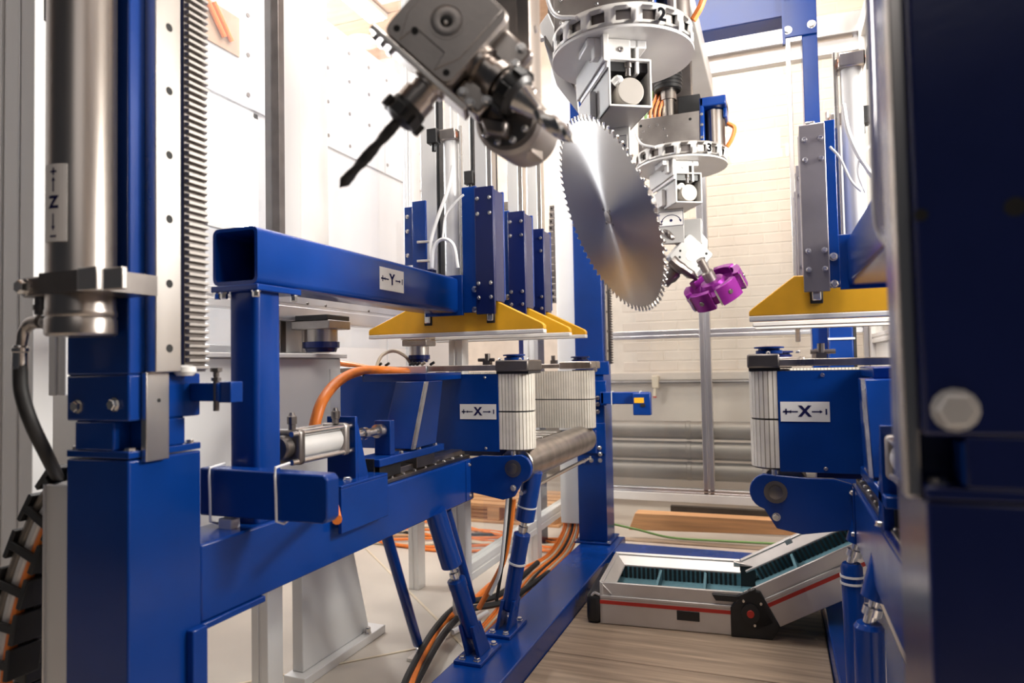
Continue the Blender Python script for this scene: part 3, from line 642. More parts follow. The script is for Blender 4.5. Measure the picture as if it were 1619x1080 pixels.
def feed_side(left):
    S = Side(left); p = S.p; nx = 0 if left else .027; cv = .127 if left else .197; xe = -.62 if left else -.36; xb = -.55 if left else -.34; side = 'left' if left else 'right'
    where = 'left feed table' if left else 'right feed table'
    # --- girder with its guide rail
    g = thing('table_girder', ['long blue girder under the left feed table, orange cable at its near end', 'long blue girder of the right feed table, foreshortened beside the near dark upright'][not left], 'girder', p(-.07, 1.8, .667))
    ys = 1.125 if left else 1.20
    S.mb().box(-.14, 0, ys, 2.52, .667, .832).build('girder_body', m_blue, g, bev=.005)
    S.mb().box(-.16, .006, ys, ys+.19, .652, .667).build('under_flange', m_blue, g, bev=.003)
    S.mb().box(-.105, -.012, 1.72, 2.52, .832, .845).build('rail_bed', m_dsteel, g, bev=.002)
    S.mb().box(-.085, -.035, 1.72, 2.52, .845, .868).build('linear_rail', m_tube, g, bev=.003)
    for k in range(9): bolt(g, p(-.022, 1.86+k*.075, .845), (0, 0, 1), .006, .005, False)
    S.mb().box(0, .0035, 2.45, 2.515, .672, .828).build('joint_plate', m_blue, g, bev=.001)
    for z in (.69, .81): bolt(g, p(.0035, 2.48, z), S.ax(1, 0, 0), .007, .006, False)
    # end bracket with rounded nose
    pts = [(0.0, 2.49, .70), (0, 2.49, .832), (.05, 2.49, .846), (.12, 2.49, .846)] + rounded(.205+nx, .800, .055, math.pi*.42, -math.pi*.42, 10, 2.49) + [(.185+nx, 2.49, .690), (.14, 2.49, .676)]
    S.mb().prism(pts, (0, .022, 0)).build('end_bracket', m_blue, g, bev=.003)
    bolt(g, p(.185+nx, 2.49, .725), (0, -1, 0), .010, .008)
    S.mb().lathe((.185+nx, 2.49, .80), (0, -1, 0), [(.034, 0), (.034, .003), (.02, .003), (.02, .012), (.012, .014)], 18).build('axle_end', m_dsteel, g)
    S.mb().cyl((.185+nx, 2.50, .815), (.185+nx, 2.50, .868), .010, seg=10).build('grease_pin', m_zinc, g)
    # --- steel end roller
    rr = thing('table_roller', 'polished steel roller at the end of the '+where, 'roller', p(.185, 3.0, .73))
    S.mb().lathe((.185, 2.515, .805), (0, 1, 0), [(.02, 0), (.02, .01), (.068, .012), (.071, .016), (.071, 1.015), (.06, 1.03), (.02, 1.032), (.02, 1.07)], 40).build('drum', m_tube, rr)
    S.mb().box(.14, .24, 3.585, 3.61, .72, .845).build('far_bearing', m_blue, rr, bev=.006)
    S.mb().box(-.01, .16, 3.60, 3.64, .72, .84).build('far_bracket', m_blue, rr, bev=.004)
    S.mb().cyl((.205, 2.52, .700), (.205, 3.58, .700), .009, seg=10).build('tie_bar', m_zinc, rr)
    # slide table behind the roller
    st = thing('slide_table', 'worn steel slide plates behind the end roller of the '+where, 'table', p(-.15, 3.0, .83))
    for k in range(6): S.mb().box(-.55, .10, 2.76+k*.115, 2.76+k*.115+.10, .842, .858).build('slide_plate', m_steel, st, bev=.002)
    S.mb().box(-.55, .08, 2.80, 3.40, .80, .842).build('table_frame', m_navy, st)
    # --- block 1: sliding belt unit
    u = thing('belt_unit', ['sliding belt unit with upright cream belt and blue X-axis cover, left side', 'sliding belt unit with upright cream belt and blue X-axis cover, right side'][not left], 'conveyor', p(-.1, 2.6, .862))
    S.mb().box(xe, cv, 2.495, 2.50, .862, 1.168).build('cover_panel', m_blue, u, bev=.001)
    S.mb().box(xe, .09, 2.50, 2.64, .90, 1.165).build('unit_body', m_navy, u)
    S.mb().box(xe, .245+nx, 2.49, 2.66, 1.182, 1.205).build('top_plate', m_tube, u, bev=.003)
    S.mb().box(cv-.009, .256+nx, 2.485, 2.66, 1.178, 1.222).build('roller_bearing', m_dsteel, u, bev=.006)
    S.mb().box(cv-.009, .252+nx, 2.50, 2.65, 1.168, 1.178).build('bearing_seal', m_black, u)
    S.mb().lathe((.175+nx*1.6, 2.55, 1.222), (0, 0, 1), [(.040, 0), (.040, .010), (.032, .012), (.032, .016), (.045, .017), (.045, .022), (.03, .024)], 24).build('roller_cap', m_blue, u)
    for x, y in ((.22, 2.50), (.135, 2.50), (.22, 2.60)): bolt(u, p(x, y, 1.222), (0, 0, 1), .006, .008, False)
    S.mb().box(.055, .085, 2.51, 2.54, 1.205, 1.222).cyl((.07, 2.525, 1.215), (.07, 2.525, 1.25), .011, seg=10).cyl((.03, 2.525, 1.225), (.10, 2.525, 1.225), .007, seg=8).build('belt_tensioner', m_dsteel, u)
    for x, z in ((.07, 1.155), (.07, .875), (-.28, 1.155)): bolt(u, p(x, 2.495, z), (0, -1, 0), .005, .004, False)
    belt_loop(S, xb, .253+nx, 2.497, .063, .872, 1.168, u)
    c0 = V(((at(727, 651, y=2.494).x+at(785, 651, y=2.494).x)/2, 2.494, at(756, 651, y=2.494).z)) if left else V(((at(1234, 651, y=2.244).x+at(1312, 651, y=2.244).x)/2, 2.244, at(1273, 651, y=2.244).z))
    ww = .158 if left else .137
    axis_label(u, lambda s, t, d: V((c0.x+s, c0.y-d, c0.z+t)), ww, .060, 'X', .034)
    # flange, leaning bracket, carriage
    S.mb().box(-.30, -.03, 2.19, 2.49, 1.150, 1.178).build('bracket_flange', m_blue, u, bev=.003)
    S.mb().prism([(-.12, 2.13, 1.15), (-.12, 2.27, 1.15), (-.12, 2.21, .925), (-.12, 2.03, .925)], (.118, 0, 0)).build('leaning_bracket', m_blue, u, bev=.003)
    S.mb().prism([(-.002, 2.125, 1.15), (-.002, 2.145, 1.15), (-.002, 2.045, .925), (-.002, 2.025, .925)], (.008, 0, 0)).build('edge_highlight', m_zinc, u)  # bright strip imitates the highlight along the bracket's edge
    S.mb().box(-.105, .0, 1.83, 2.27, .893, .918).build('carriage_plate', m_blue, u, bev=.003)
    for y in (1.98, 2.10, 2.22): bolt(u, p(-.012, y, .918), (0, 0, 1), .007, .008, False)
    for y in (1.86, 2.10): S.mb().box(-.10, -.02, y, y+.13, .850, .893).build('rail_block', m_black if y < 2 else m_dsteel, u, bev=.002)
    if left: S.mb().box(-.12, -.02, 1.826, 1.834, .868, .918).build('wiper', m_black, u)
    # --- block 2: fixed belt unit behind
    u2 = thing('belt_unit', ['fixed belt unit with wide cream belt face behind the left end roller', 'fixed belt unit hidden behind the right sliding belt unit'][not left], 'conveyor', p(-.1, 3.6, .86))
    S.mb().box(xe, .10, 3.50, 3.66, .90, 1.165).build('unit_body', m_navy, u2)
    S.mb().box(xe, .10, 3.47, 3.68, 1.182, 1.205).build('top_plate', m_tube, u2, bev=.003)
    S.mb().box(.08, .255, 3.46, 3.66, 1.176, 1.216).build('roller_bearing', m_tube, u2, bev=.006)
    S.mb().lathe((.175, 3.54, 1.216), (0, 0, 1), [(.045, 0), (.045, .010), (.036, .012), (.036, .018), (.05, .019), (.05, .026), (.035, .028)], 24).build('roller_cap', m_navy, u2)
    S.mb().box(.02, .05, 3.50, 3.54, 1.205, 1.225).cyl((.03, 3.52, 1.22), (.03, 3.52, 1.25), .011, seg=10).build('belt_tensioner', m_dsteel, u2)
    belt_loop(S, xb, .253, 3.468, .063, .866, 1.166, u2)
    # --- pneumatic cylinder that pushes block 1
    if not left: S.dy += .17
    pc = thing('air_cylinder', 'silver air cylinder with tie rods lying on the girder of the '+where, 'cylinder', p(-.05, 1.6, .95))
    cyx, cyz = -.05, .998
    S.mb().box(-.10, 0, 1.700, 1.712, .835, 1.06).build('mounting_plate', m_blue, pc, bev=.002)
    S.mb().lathe((cyx, 1.46, cyz), (0, 1, 0), [(.030, -.02), (.030, 0), (.040, .002), (.040, .20), (.030, .225)], 28).build('barrel', m_alw, pc)
    for y in (1.455, 1.655):
        S.mb().box(cyx-.046, cyx+.046, y, y+.028, cyz-.046, cyz+.046).build('end_cap', m_dsteel if y < 1.5 else m_cast, pc, bev=.010, seg=3)
    for dx in (-.036, .036):
        for dz in (-.036, .036):
            S.mb().cyl((cyx+dx, 1.435, cyz+dz), (cyx+dx, 1.70, cyz+dz), .0075, seg=10).build('tie_rod', m_zinc, pc)
    S.mb().lathe((cyx, 1.425, cyz), (0, 1, 0), [(.028, 0), (.032, .004), (.032, .03)], 24).build('rear_cover', m_dsteel, pc)
    for y in (1.47, 1.66):
        S.mb().lathe((cyx+.01, y, cyz+.045), (0, 0, 1), [(.010, 0), (.010, .014), (.013, .015), (.013, .034), (.009, .037), (.006, .045)], 10).build('air_fitting', m_dsteel, pc)
    S.mb().prism([(-.10, 1.712, .84), (-.10, 1.80, .84), (-.10, 1.712, 1.06)], (.012, 0, 0)).prism([(-.008, 1.712, .84), (-.008, 1.78, .84), (-.008, 1.712, 1.045)], (.008, 0, 0)).build('plate_gusset', m_blue, pc, bev=.002)
    S.mb().lathe((cyx, 1.71, cyz), (0, 1, 0), [(.020, 0), (.020, .03), (.012, .031), (.012, .10), (.019, .101), (.019, .12), (.013, .121), (.013, .18), (.022, .181), (.022, .21)], 16).build('piston_rod', m_zinc, pc)
    if left: S.mb().box(cyx-.03, cyx+.03, 1.925, 1.955, .918, 1.03).build('push_block', m_blue, pc, bev=.003)
    bolt(pc, p(.0, 1.74, .842), (0, 0, 1), .010, .010)
    S.mb().box(-.12, .0, 1.42, 1.80, .833, .842).build('base_plate', m_navy, pc, bev=.002)
    if not left: S.dy -= .17
    # --- press crossarm on its post
    pa = thing('press_crossarm', ['blue square tube crossarm with Y-axis sticker on a blue post', 'pale lit square tube crossarm slanting up to the near dark upright'][not left], 'crossarm', p(-.07, 1.9, 1.4))
    def sq(x0, x1, z0, z1, r, y):
        out = []
        for (cx, cz, a) in ((x1-r, z0+r, -.5), (x1-r, z1-r, 0), (x0+r, z1-r, .5), (x0+r, z0+r, 1)):
            for i in range(4): t = math.pi*(a+.5*i/3); out.append((cx+r*math.cos(t), y, cz+r*math.sin(t)))
        return out
    xsf = .020; y0 = 1.30 if left else 1.19; y1 = 2.41
    S.mb().ring(sq(-.138, 0, 1.409, 1.549, .016, y0), sq(-.129, -.009, 1.418, 1.540, .009, y0), (0, y1-y0, 0)).build('crossarm_tube', m_blue, pa)
    S.mb().box(-.145, xsf, 2.405, 2.42, 1.400, 1.558).build('crossarm_flange', m_blue, pa, bev=.002)
    if left:
        S.mb().box(-.130, -.008, 2.0, 2.01, 1.417, 1.541).build('tube_baffle', m_black, pa)
        b = S.mb(); o_ = []
        for (cx, cy, a) in ((-.015-.014, 1.312+.014, -.5), (-.015-.014, 1.402-.014, 0), (-.103+.014, 1.402-.014, .5), (-.103+.014, 1.312+.014, 1)):
            for i in range(4): t = math.pi*(a+.5*i/3); o_.append((cx+.014*math.cos(t), cy+.014*math.sin(t), .833))
        b.prism(o_, (0, 0, 1.392-.833)); b.build('support_post', m_blue, pa)
        S.mb().box(-.138, .006, 1.292, 1.455, 1.392, 1.408).build('post_flange', m_blue, pa, bev=.003)
        for x, y in ((-.125, 1.302), (-.007, 1.302), (-.007, 1.44), (-.105, 1.302)): bolt(pa, p(x, y, 1.392), (0, 0, -1), .009, .016)
        cA, cB = at(600, 440, x=-1.1495), at(638, 446, x=-1.1495)
        mid = (cA+cB)/2
        axis_label(pa, lambda s, t, d: V((-1.1495+d, mid.y+s, mid.z+t)), cB.y-cA.y, .072, 'Y', .036)
    # --- press heads
    for i, y in enumerate((2.45, 2.80, 3.06)):
        if not left: y = (2.47, 2.82, 3.08)[i]
        nm = ['nearest', 'middle', 'farthest'][i]
        pd = thing('press_pad', nm+' yellow press pad over the '+where, 'press pad', p(-.05, y, 1.33), 'yellow press pads of the '+where)
        xa, xb = (-.437, .336) if left else (-.44, .272)
        S.mb().prism([(xa, y, 1.338), (xb, y, 1.338), (xb, y, 1.352), (xb-.010, y, 1.362), (.14, y, 1.455), (-.22, y, 1.450), (xa+.004, y, 1.362), (xa, y, 1.355)], (0, .032, 0)).build('pad_plate', m_yellow, pd, bev=.003)
        S.mb().box(xa, xb, y-.002, y+.036, 1.322, 1.338).build('wear_strip', m_label, pd, bev=.003)
        if i == 0:
            for x in (-.155, .12) if left else (.08,):
                S.mb().box(x-.018, x+.018, y-.004, y+.002, 1.368, 1.432).build('slot_frame', m_black, pd, bev=.004)
                S.mb().box(x-.013, x+.013, y-.012, y, 1.376, 1.45).build('guide_pin', m_zinc, pd, bev=.004)
        gd = thing('press_guide', nm+' pair of bolted blue guide plates above the '+where, 'guide', p(.08, y-.02, 1.40), 'bolted guide plates above the '+where)
        z1 = (1.895, 1.87, 1.84)[i]
        xs = (.016, .078, .155) if left else (.017, .045, .115)
        gm = m_navy if left else m_navy_sheen
        S.mb().box(xs[0], xs[1], y-.03, y-.018, 1.41, z1+.01).box(xs[0], xs[0]+.012, y-.018, y+.06, 1.46, z1).build('side_plate', m_blue, gd, bev=.002)
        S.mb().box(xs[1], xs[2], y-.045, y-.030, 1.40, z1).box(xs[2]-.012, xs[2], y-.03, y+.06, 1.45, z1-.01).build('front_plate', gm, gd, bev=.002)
        for z in (z1-.045, z1-.105, 1.465, 1.52):
            for x in (xs[1]+.012, xs[2]-.014): bolt(gd, p(x, y-.045, z), (0, -1, 0), .0065, .007, False)
        for z in (1.50, 1.42): bolt(gd, p(xs[1]-.012, y-.03, z), (0, -1, 0), .010, .012)
        S.mb().box(xs[0], xs[2], y+.062, y+.075, 1.46, z1).build('back_plate', m_blue, gd, bev=.002)
        rp = thing('guide_rod', nm+' pair of tall bright slide bars above the '+where, 'bar', p(.1, y+.03, 1.455), 'slide bars above the '+where)
        S.mb().box(xs[1]-.01, xs[1]+.04, y-.014, y+.03, 1.456, z1+(.55 if left else .012)).build('slide_bar', m_alw, rp, bev=.003)
        S.mb().box(xs[2]-.046, xs[2]-.018, y-.010, y+.04, 1.456, z1+(.6 if left else .02)).build('slide_bar', m_steel, rp, bev=.003)
        ac = thing('air_cylinder', nm+' upright air cylinder of the press heads over the '+where, 'cylinder', p(-.05, y+.08, 1.46), 'upright air cylinders over the '+where)
        xo = -.05 if left else -.035
        zt = (2.11, 2.03, 1.95)[i] if left else (2.06, 2.0, 1.95)[i]
        yy = y+.018
        S.mb().lathe((xo, yy, 1.55), (0, 0, 1), [(.030, 0), (.030, zt-1.55)], 24).build('barrel', m_alw, ac)
        S.mb().box(xo-.036, xo+.036, yy-.036, yy+.036, zt, zt+.045).build('top_cap', m_tube, ac, bev=.005)
        S.mb().box(xo-.036, xo+.036, yy-.036, yy+.036, 1.52, 1.555).build('bottom_cap', m_dsteel, ac, bev=.005)
        S.mb().lathe((xo, yy, 1.452), (0, 0, 1), [(.012, 0), (.012, .07)], 12).build('piston_rod', m_zinc, ac)
        S.mb().cyl((xo-.037, yy-.02, zt+.02), (xo+.037, yy-.02, zt+.02), .012, seg=10).build('port_ring', m_brass, ac)
        S.mb().cyl((xo+.042, yy, 1.54), (xo+.042, yy, zt+.06), .007, seg=8).build('switch_rod', m_zinc, ac)
        S.mb().box(xo-.085, xo-.040, yy-.05, yy-.01, zt-.01, zt+.05).cyl((xo-.062, yy-.03, zt-.04), (xo-.062, yy-.03, zt), .010, seg=8).build('valve', m_black, ac, bev=.003)
        # guide plates at the far end of the pad
        if left and i == 0:
            for (a, c, z0, z1b, dy) in ((-.26, -.215, 1.62, 1.86, 0), (-.212, -.15, 1.56, 1.875, -.02)):
                S.mb().box(a, c, y+dy, y+dy+.012, z0, z1b).build('outer_plate', m_blue, gd, bev=.002)
            for z in (1.82, 1.76, 1.66): bolt(gd, p(-.245, y, z), (0, -1, 0), .007, .007, False)
            S.mb().box(-.27, -.14, y+.012, y+.05, 1.50, 1.60).build('outer_bracket', m_navy, gd, bev=.003)
        if left:
            S.mb().box(-.235, -.16, y+.10, y+.15, 1.455, 2.9-.2*i).build('tall_profile', m_alw, rp, bev=.004)
            S.mb().box(-.155, -.145, y+.10, y+.14, 1.455, 2.9-.2*i).build('dark_strip', m_black, rp)
    return S
SL = feed_side(True)
SR = feed_side(False)
# white air hoses at the left press head
for i, (pp, lab) in enumerate((([(716, 262), (708, 300), (692, 345), (681, 385), (683, 424)], 'white air hose hanging from the black valve of the left press head'),
                               ([(683, 424), (686, 392), (700, 378), (717, 388), (724, 424)], 'white air hose curled in a small arch on the left crossarm'),
                               ([(700, 375), (705, 340), (722, 318), (733, 308)], 'thin white air hose slanting to the near blue guide plate'))):
    MB().tube([at(u, v, y=2.40) for u, v in pp], .0075 if i < 2 else .0045, 8, 6).build('air_hose', m_white_tube, label=lab, cat='hose', kind='thing', group=None)
# hose stubs at the outer guide plates
for v in (383, 413):
    MB().cyl(at(660, v, y=2.42), at(684, v-1, y=2.42), .006).build('air_fitting', m_zinc, label=['upper', 'lower'][v > 400]+' silver fitting left of the outer blue guide plate', cat='fitting', kind='thing')
# white air hoses at the right press head
for i, (pp, lab) in enumerate((([(1333, 165), (1340, 205), (1357, 245), (1380, 280)], 'thick white air hose slanting down to the right crossarm'),
                               ([(1312, 232), (1328, 250), (1345, 285), (1362, 303)], 'thin white air hose looping from the right guide plates'),
                               ([(1378, 228), (1360, 248), (1357, 275), (1368, 305)], 'thin white air hose curled above the right crossarm'))):
    MB().tube([at(u, v, y=2.12) for u, v in pp], .0065 if i == 0 else .0035, 8, 6).build('air_hose', m_white_tube, label=lab, cat='hose', kind='thing')
# drive motors
for (u, vt, vb, w_, y, lab) in ((508, 500, 557, 60, 2.30, 'upright drive motor with black top and blue foot on the grey cabinet'), (663, 532, 573, 38, 2.58, 'upright steel drive motor with blue foot on the left sliding belt unit')):
    c = at(u, vb, y=y); s_ = (at(u+w_/2, vb, y=y).x-c.x)
    zt = at(u, vt, y=y).z; h = zt-c.z
    t = thing('drive_motor', lab, 'motor', (c.x, y, c.z))
    MB().lathe((c.x, y, c.z), (0, 0, 1), [(s_*.65, 0), (s_*.7, h*.1), (s_*.8, h*.12), (s_*.8, h*.28)], 24).build('motor_foot', m_navy, t)
    MB().lathe((c.x, y, c.z+h*.28), (0, 0, 1), [(s_*.72, 0), (s_*.72, h*.4)], 24).build('motor_barrel', m_steel if u > 600 else m_tube, t)
    MB().box(c.x-s_, c.x+s_, y-s_*.8, y+s_*.8, c.z+h*.62, c.z+h*.86).build('gear_case', m_cast, t, bev=.004)
    MB().box(c.x-s_*1.05, c.x+s_*.95, y-s_*.85, y+s_*.8, c.z+h*.86, zt).build('motor_lid', m_black if u < 600 else m_steel, t, bev=.003)
    for k in range(4): bolt(t, (c.x+s_*.66*math.cos(k*1.57+.7), y+s_*.66*math.sin(k*1.57+.7), c.z+h*.29), (0, 0, 1), .004, .006, False)
# orange motor cable, cream loop and the plug on the top plate
oc = thing('motor_cable', 'thick orange motor cable arching from the left belt unit to the air cylinder', 'cable', at(510, 640, y=2.0))
MB().tube([at(493, 700, y=1.74), at(500, 662, y=1.75), at(512, 630, y=1.80), at(535, 603, y=1.95), at(565, 588, y=2.15), at(598, 585, y=2.38), at(640, 588, y=2.47), at(668, 590, y=2.55)], .0175, 12, 7).build('orange_sheath', m_orange, oc)
MB().tube([at(537, 574, y=2.62), at(560, 578, y=2.60), at(590, 584, y=2.58)], .013, 10, 5).build('orange_branch', m_orange, oc)
MB().box(-1.28, -1.25, 2.46, 2.49, 1.165, 1.18).build('cable_clip', m_black, oc)
MB().tube([at(595, 580, y=2.44), at(604, 562, y=2.46), at(622, 555, y=2.5), at(640, 563, y=2.54), at(650, 576, y=2.56)], .007, 8, 6).build('sensor_cable', m_cream, label='short cream cable loop beside the left steel drive motor', cat='cable', kind='thing')
sp = thing('sensor_plate', 'small steel plate with plugs under the left steel drive motor', 'plate', at(662, 585, y=2.5))
MB().box(-1.53, -1.33, 2.475, 2.49, 1.176, 1.207).build('plate_body', m_alu, sp, bev=.003)
for u, v in ((650, 576), (655, 577), (661, 577), (669, 576), (683, 575), (600, 576), (612, 577)):
    c = at(u, v, y=2.50); MB().cyl((c.x-.008, 2.50, 1.210), (c.x+.010, 2.50, 1.220), .006, seg=8).build('plug', rng.choice([m_dsteel, m_cream, m_black]), sp)
# cable duct box in front of the post, its end cover, cable ties
db = thing('cable_box', 'dark blue cable box strapped with white ties before the blue post', 'box', (-1.1, 1.31, .85))
y = 1.25
a = at(331, 740, y=y); c = at(517, 752, y=y); d = at(517, 830, y=y); e = at(331, 816, y=y)
MB().prism([(a.x-.03, y, e.z), (c.x-.012, y, d.z), (c.x, y, d.z+.012), (c.x, y, c.z-.01), (c.x-.01, y, c.z), (a.x-.03, y, a.z)], (0, .045, 0)).build('box_body', m_blue, db, bev=.004)
for u in (333, 437):
    xx = at(u, 780, y=y).x; zz0, zz1 = (at(u, 745, y=y).z, at(u, 824, y=y).z)
    MB().tube([(xx, y+.045, zz0+.012), (xx, y-.003, zz0+.008), (xx, y-.004, zz0-.01), (xx+.002, y-.004, (zz0+zz1)/2), (xx+.003, y-.004, zz1), (xx+.003, y+.02, zz1-.01), (xx, y+.045, zz1-.005)], .0032, 6).build('cable_tie', m_white_tube, db)
MB().box(a.x+.02, a.x+.06, 1.255, 1.285, e.z-.05, e.z-.005).build('plug', m_alw, db, bev=.004)
ep = thing('end_cover', 'bent blue sheet cover at the near end of the left girder, orange cable beside it', 'cover', (-1.1, 1.7, .75))
MB().box(-1.128, -1.116, 1.58, 1.82, .750, .872).build('cover_side', m_blue, ep, bev=.002)
MB().box(-1.22, -1.116, 1.58, 1.82, .872, .880).build('cover_top', m_blue, ep, bev=.002)
bolt(ep, (-1.165, 1.68, .880), (0, 0, 1), .011, .008)
MB().tube([at(533, 822, y=1.34), at(531, 812, y=1.40), at(529, 800, y=1.52)], .0115, 10, 5).build('orange_cable', m_orange, label='stub of orange cable between dark cable box and bent blue cover', cat='cable', kind='thing')
# small bracket with adjusting screw beside the rack
sb = thing('stop_bracket', 'small blue stop bracket with adjusting screw beside the toothed rack', 'bracket', (-1.10, 1.11, 1.13))
MB().box(-1.149, -1.072, 1.095, 1.135, 1.138, 1.176).build('bracket_arm', m_blue, sb, bev=.002)
MB().box(-1.080, -1.044, 1.10, 1.135, 1.135, 1.178).build('bracket_block', m_blue, sb, bev=.002)
MB().cyl((-1.082, 1.10, 1.118), (-1.082, 1.10, 1.20), .006, seg=10).build('screw', m_dsteel, sb)
MB().lathe((-1.082, 1.10, 1.180), (0, 0, 1), [(.010, 0), (.010, .007), (.006, .008), (.006, .018), (.012, .019), (.012, .027)], 6).build('screw_nut', m_dsteel, sb)

# ------------------------------------------------------------------ tool heads hanging in a row over the gap
D = V((-.5, .866, 0)); W = V((.866, .5, 0)); Z = V((0, 0, 1))
def ring_pt(c, r, a, z): return V((c.x+r*math.sin(a), c.y-r*math.cos(a), z))   # a = 0 faces the camera side
def swing_label(parent, c, w, h):
    pl = MB().box(c.x-w/2, c.x+w/2, c.y-.002, c.y, c.z-h/2, c.z+h/2).build('swing_label', m_label, parent)
    g = MB(); y = c.y-.0026; t = h*.03
    for x0, x1, z0, z1 in ((-w/2, w/2, h/2-t, h/2), (-w/2, w/2, -h/2, -h/2+t), (-w/2, -w/2+t, -h/2, h/2), (w/2-t, w/2, -h/2, h/2)):
        g.add([(c.x+x0, y, c.z+z0), (c.x+x1, y, c.z+z0), (c.x+x1, y, c.z+z1), (c.x+x0, y, c.z+z1)], [(0, 1, 2, 3)])
    ra = w*.40; zc = c.z-h*.30
    for i in range(12):
        a0, a1 = math.pi*(.12+.76*i/12), math.pi*(.12+.76*(i+1)/12)
        g.add([(c.x+r*math.cos(a), y, zc+r*.85*math.sin(a)) for r, a in ((ra-t, a0), (ra+t, a0), (ra+t, a1), (ra-t, a1))], [(0, 1, 2, 3)])
    for sg in (-1, 1): g.add([(c.x+sg*(ra*.93-.06*w), y, zc+h*.20), (c.x+sg*(ra*.93+.06*w), y, zc+h*.20), (c.x+sg*ra*1.0, y, zc+h*.02)], [(0, 1, 2)])
    g.lathe((c.x, y+.0005, zc+h*.18), (0, -1, 0), [(h*.10, 0), (h*.10, .0006)], 12)
    g.build('label_print', m_ink, pl, smooth=False, recalc=False)
def tool_head(num, c, lab):
    h = thing('tool_head', lab, 'tool head', c, 'numbered tool heads')
    zb = c.z; r = .218
    # windowed ring, one mesh with the openings cut through
    b = MB(); n = 18; hz = .066; ro, ri = r, r-.012
    for k in range(n):
        a0 = 2*math.pi*(k-.5)/n+.225; aw = 2*math.pi/n
        cuts = [a0, a0+aw*.21, a0+aw*.5, a0+aw*.79, a0+aw]
        for i in range(4):
            for za, zz in ((0, .016), (.016, .050), (.050, hz)):
                if i in (1, 2) and za == .016: continue
                A, B_ = cuts[i], cuts[i+1]
                b.add([ring_pt(c, q, a, zb+z) for z in (za, zz) for a in (A, B_) for q in (ri, ro)],
                      [(1, 3, 7, 5), (0, 4, 6, 2), (0, 1, 5, 4), (2, 6, 7, 3), (4, 5, 7, 6), (0, 2, 3, 1)])
    bmesh.ops.remove_doubles(b.bm, verts=b.bm.verts, dist=1e-5)
    b.build('number_ring', m_white, h, ang=25)
    b = MB().lathe((c.x, c.y, zb-.006), Z, [(.02, 0), (r+.001, 0), (r+.001, .008), (.02, .008)], 64, closed=False); b.build('ring_disc', m_alw, h)
    b = MB(); a_ = 2*math.pi*1.5/18*1.0+.225
    b.text(num, .052, lambda x, y: ring_pt(c, r+.0015, a_+x/r, zb+hz*.5+y), .04); b.build('number', m_num, h, smooth=False, recalc=False)
    # what stands on the ring
    MB().box(c.x-.19, c.x+.105, c.y-.105, c.y-.085, zb+.04, zb+.235).box(c.x-.19, c.x+.10, c.y-.085, c.y+.12, zb+.04, zb+.22).build('gear_block', m_cast, h, bev=.004)
    for k in range(10):
        a = k*2*math.pi/10; bolt(h, (c.x-.115+.062*math.cos(a), c.y-.105, zb+.135+.062*math.sin(a)), (0, -1, 0), .006, .005, False)
    for x, z in ((.06, .20), (.06, .075), (-.175, .20), (-.175, .06)): bolt(h, (c.x+x, c.y-.105, zb+z), (0, -1, 0), .007, .002, False, m_hole, False, 'bore')
    MB().box(c.x+.105, c.x+.125, c.y-.12, c.y+.08, zb+.05, zb+.29).box(c.x+.105, c.x+.225, c.y-.12, c.y+.08, zb+.245, zb+.29).box(c.x+.205, c.x+.225, c.y-.06, c.y+.08, zb+.20, zb+.29).build('blue_bracket', m_blue, h, bev=.006)
    for z in (.10, .16, .21): bolt(h, (c.x+.115, c.y-.12, zb+z), (0, -1, 0), .006, .006, False)
    MB().lathe((c.x+.165, c.y-.03, zb+.05), Z, [(.048, 0), (.048, .19), (.035, .20)], 20).build('motor_body', m_dsteel, h)
    MB().cyl((c.x+.165, c.y-.085, zb+.05), (c.x+.165, c.y-.085, zb+.235), .016, seg=10).build('conduit', m_tube, h)
    MB().box(c.x+.0, c.x+.105, c.y-.07, c.y+.10, zb+.22, zb+.33).build('black_housing', m_black, h, bev=.004)
    MB().lathe((c.x-.045, c.y-.06, zb+.20), Z, [(.030, 0), (.030, .12), (.038, .121), (.038, .165)], 20).build('spindle_column', m_tube, h)
    g = MB().lathe((c.x-.045, c.y-.06, zb+.365), Z, [(.058, 0), (.066, .005), (.066, .095), (.055, .105), (.02, .108)], 24)
    g.build('motor_cap', m_black, h)
    for k in range(4): MB().lathe((c.x-.045, c.y-.06, zb+.385+.018*k), Z, [(.066, 0), (.069, .002), (.069, .008), (.066, .010)], 24, closed=False).build('cap_rib', m_black, h)
    for k in range(5):
        x = c.x-.16+.022*k
        MB().tube([(x, c.y-.06, zb+.22), (x+.01, c.y-.08, zb+.28), (x+.035, c.y-.05, zb+.36), (x+.02, c.y+.05, zb+.42)], .008, 6, 4).build('cable', [m_green, m_orange, m_orange, m_orange, m_cream][k], h)
    for k in range(3): MB().cyl((c.x-.24, c.y-.02+.02*k, zb+.30+.04*k), (c.x-.10, c.y-.02+.02*k, zb+.30+.04*k), .018, seg=12).build('hose', m_black if k % 2 else m_tube, h)
    MB().tube([(c.x-.20, c.y-.12, zb+.30), (c.x-.205, c.y-.13, zb+.20), (c.x-.17, c.y-.16, zb+.10), (c.x-.09, c.y-.20, zb+.055)], .006, 8, 6).build('white_hose', m_white_tube, h)
    MB().tube([(c.x-.25, c.y-.10, zb+.22), (c.x-.248, c.y-.11, zb+.10), (c.x-.22, c.y-.13, zb+.045)], .008, 8, 6).build('white_hose', m_white_tube, h)
    MB().tube([(c.x+.225, c.y+.0, zb+.19), (c.x+.255, c.y-.01, zb+.16), (c.x+.245, c.y-.02, zb+.11), (c.x+.22, c.y-.02, zb+.07)], .010, 8, 5).build('side_cable', m_orange, h)
    # below the ring: clamp block, housing with round cover, sliding side plates
    o = c+V((-.008, -.17, 0))
    k0 = V((c.x-.045, c.y-.185, zb-.006))
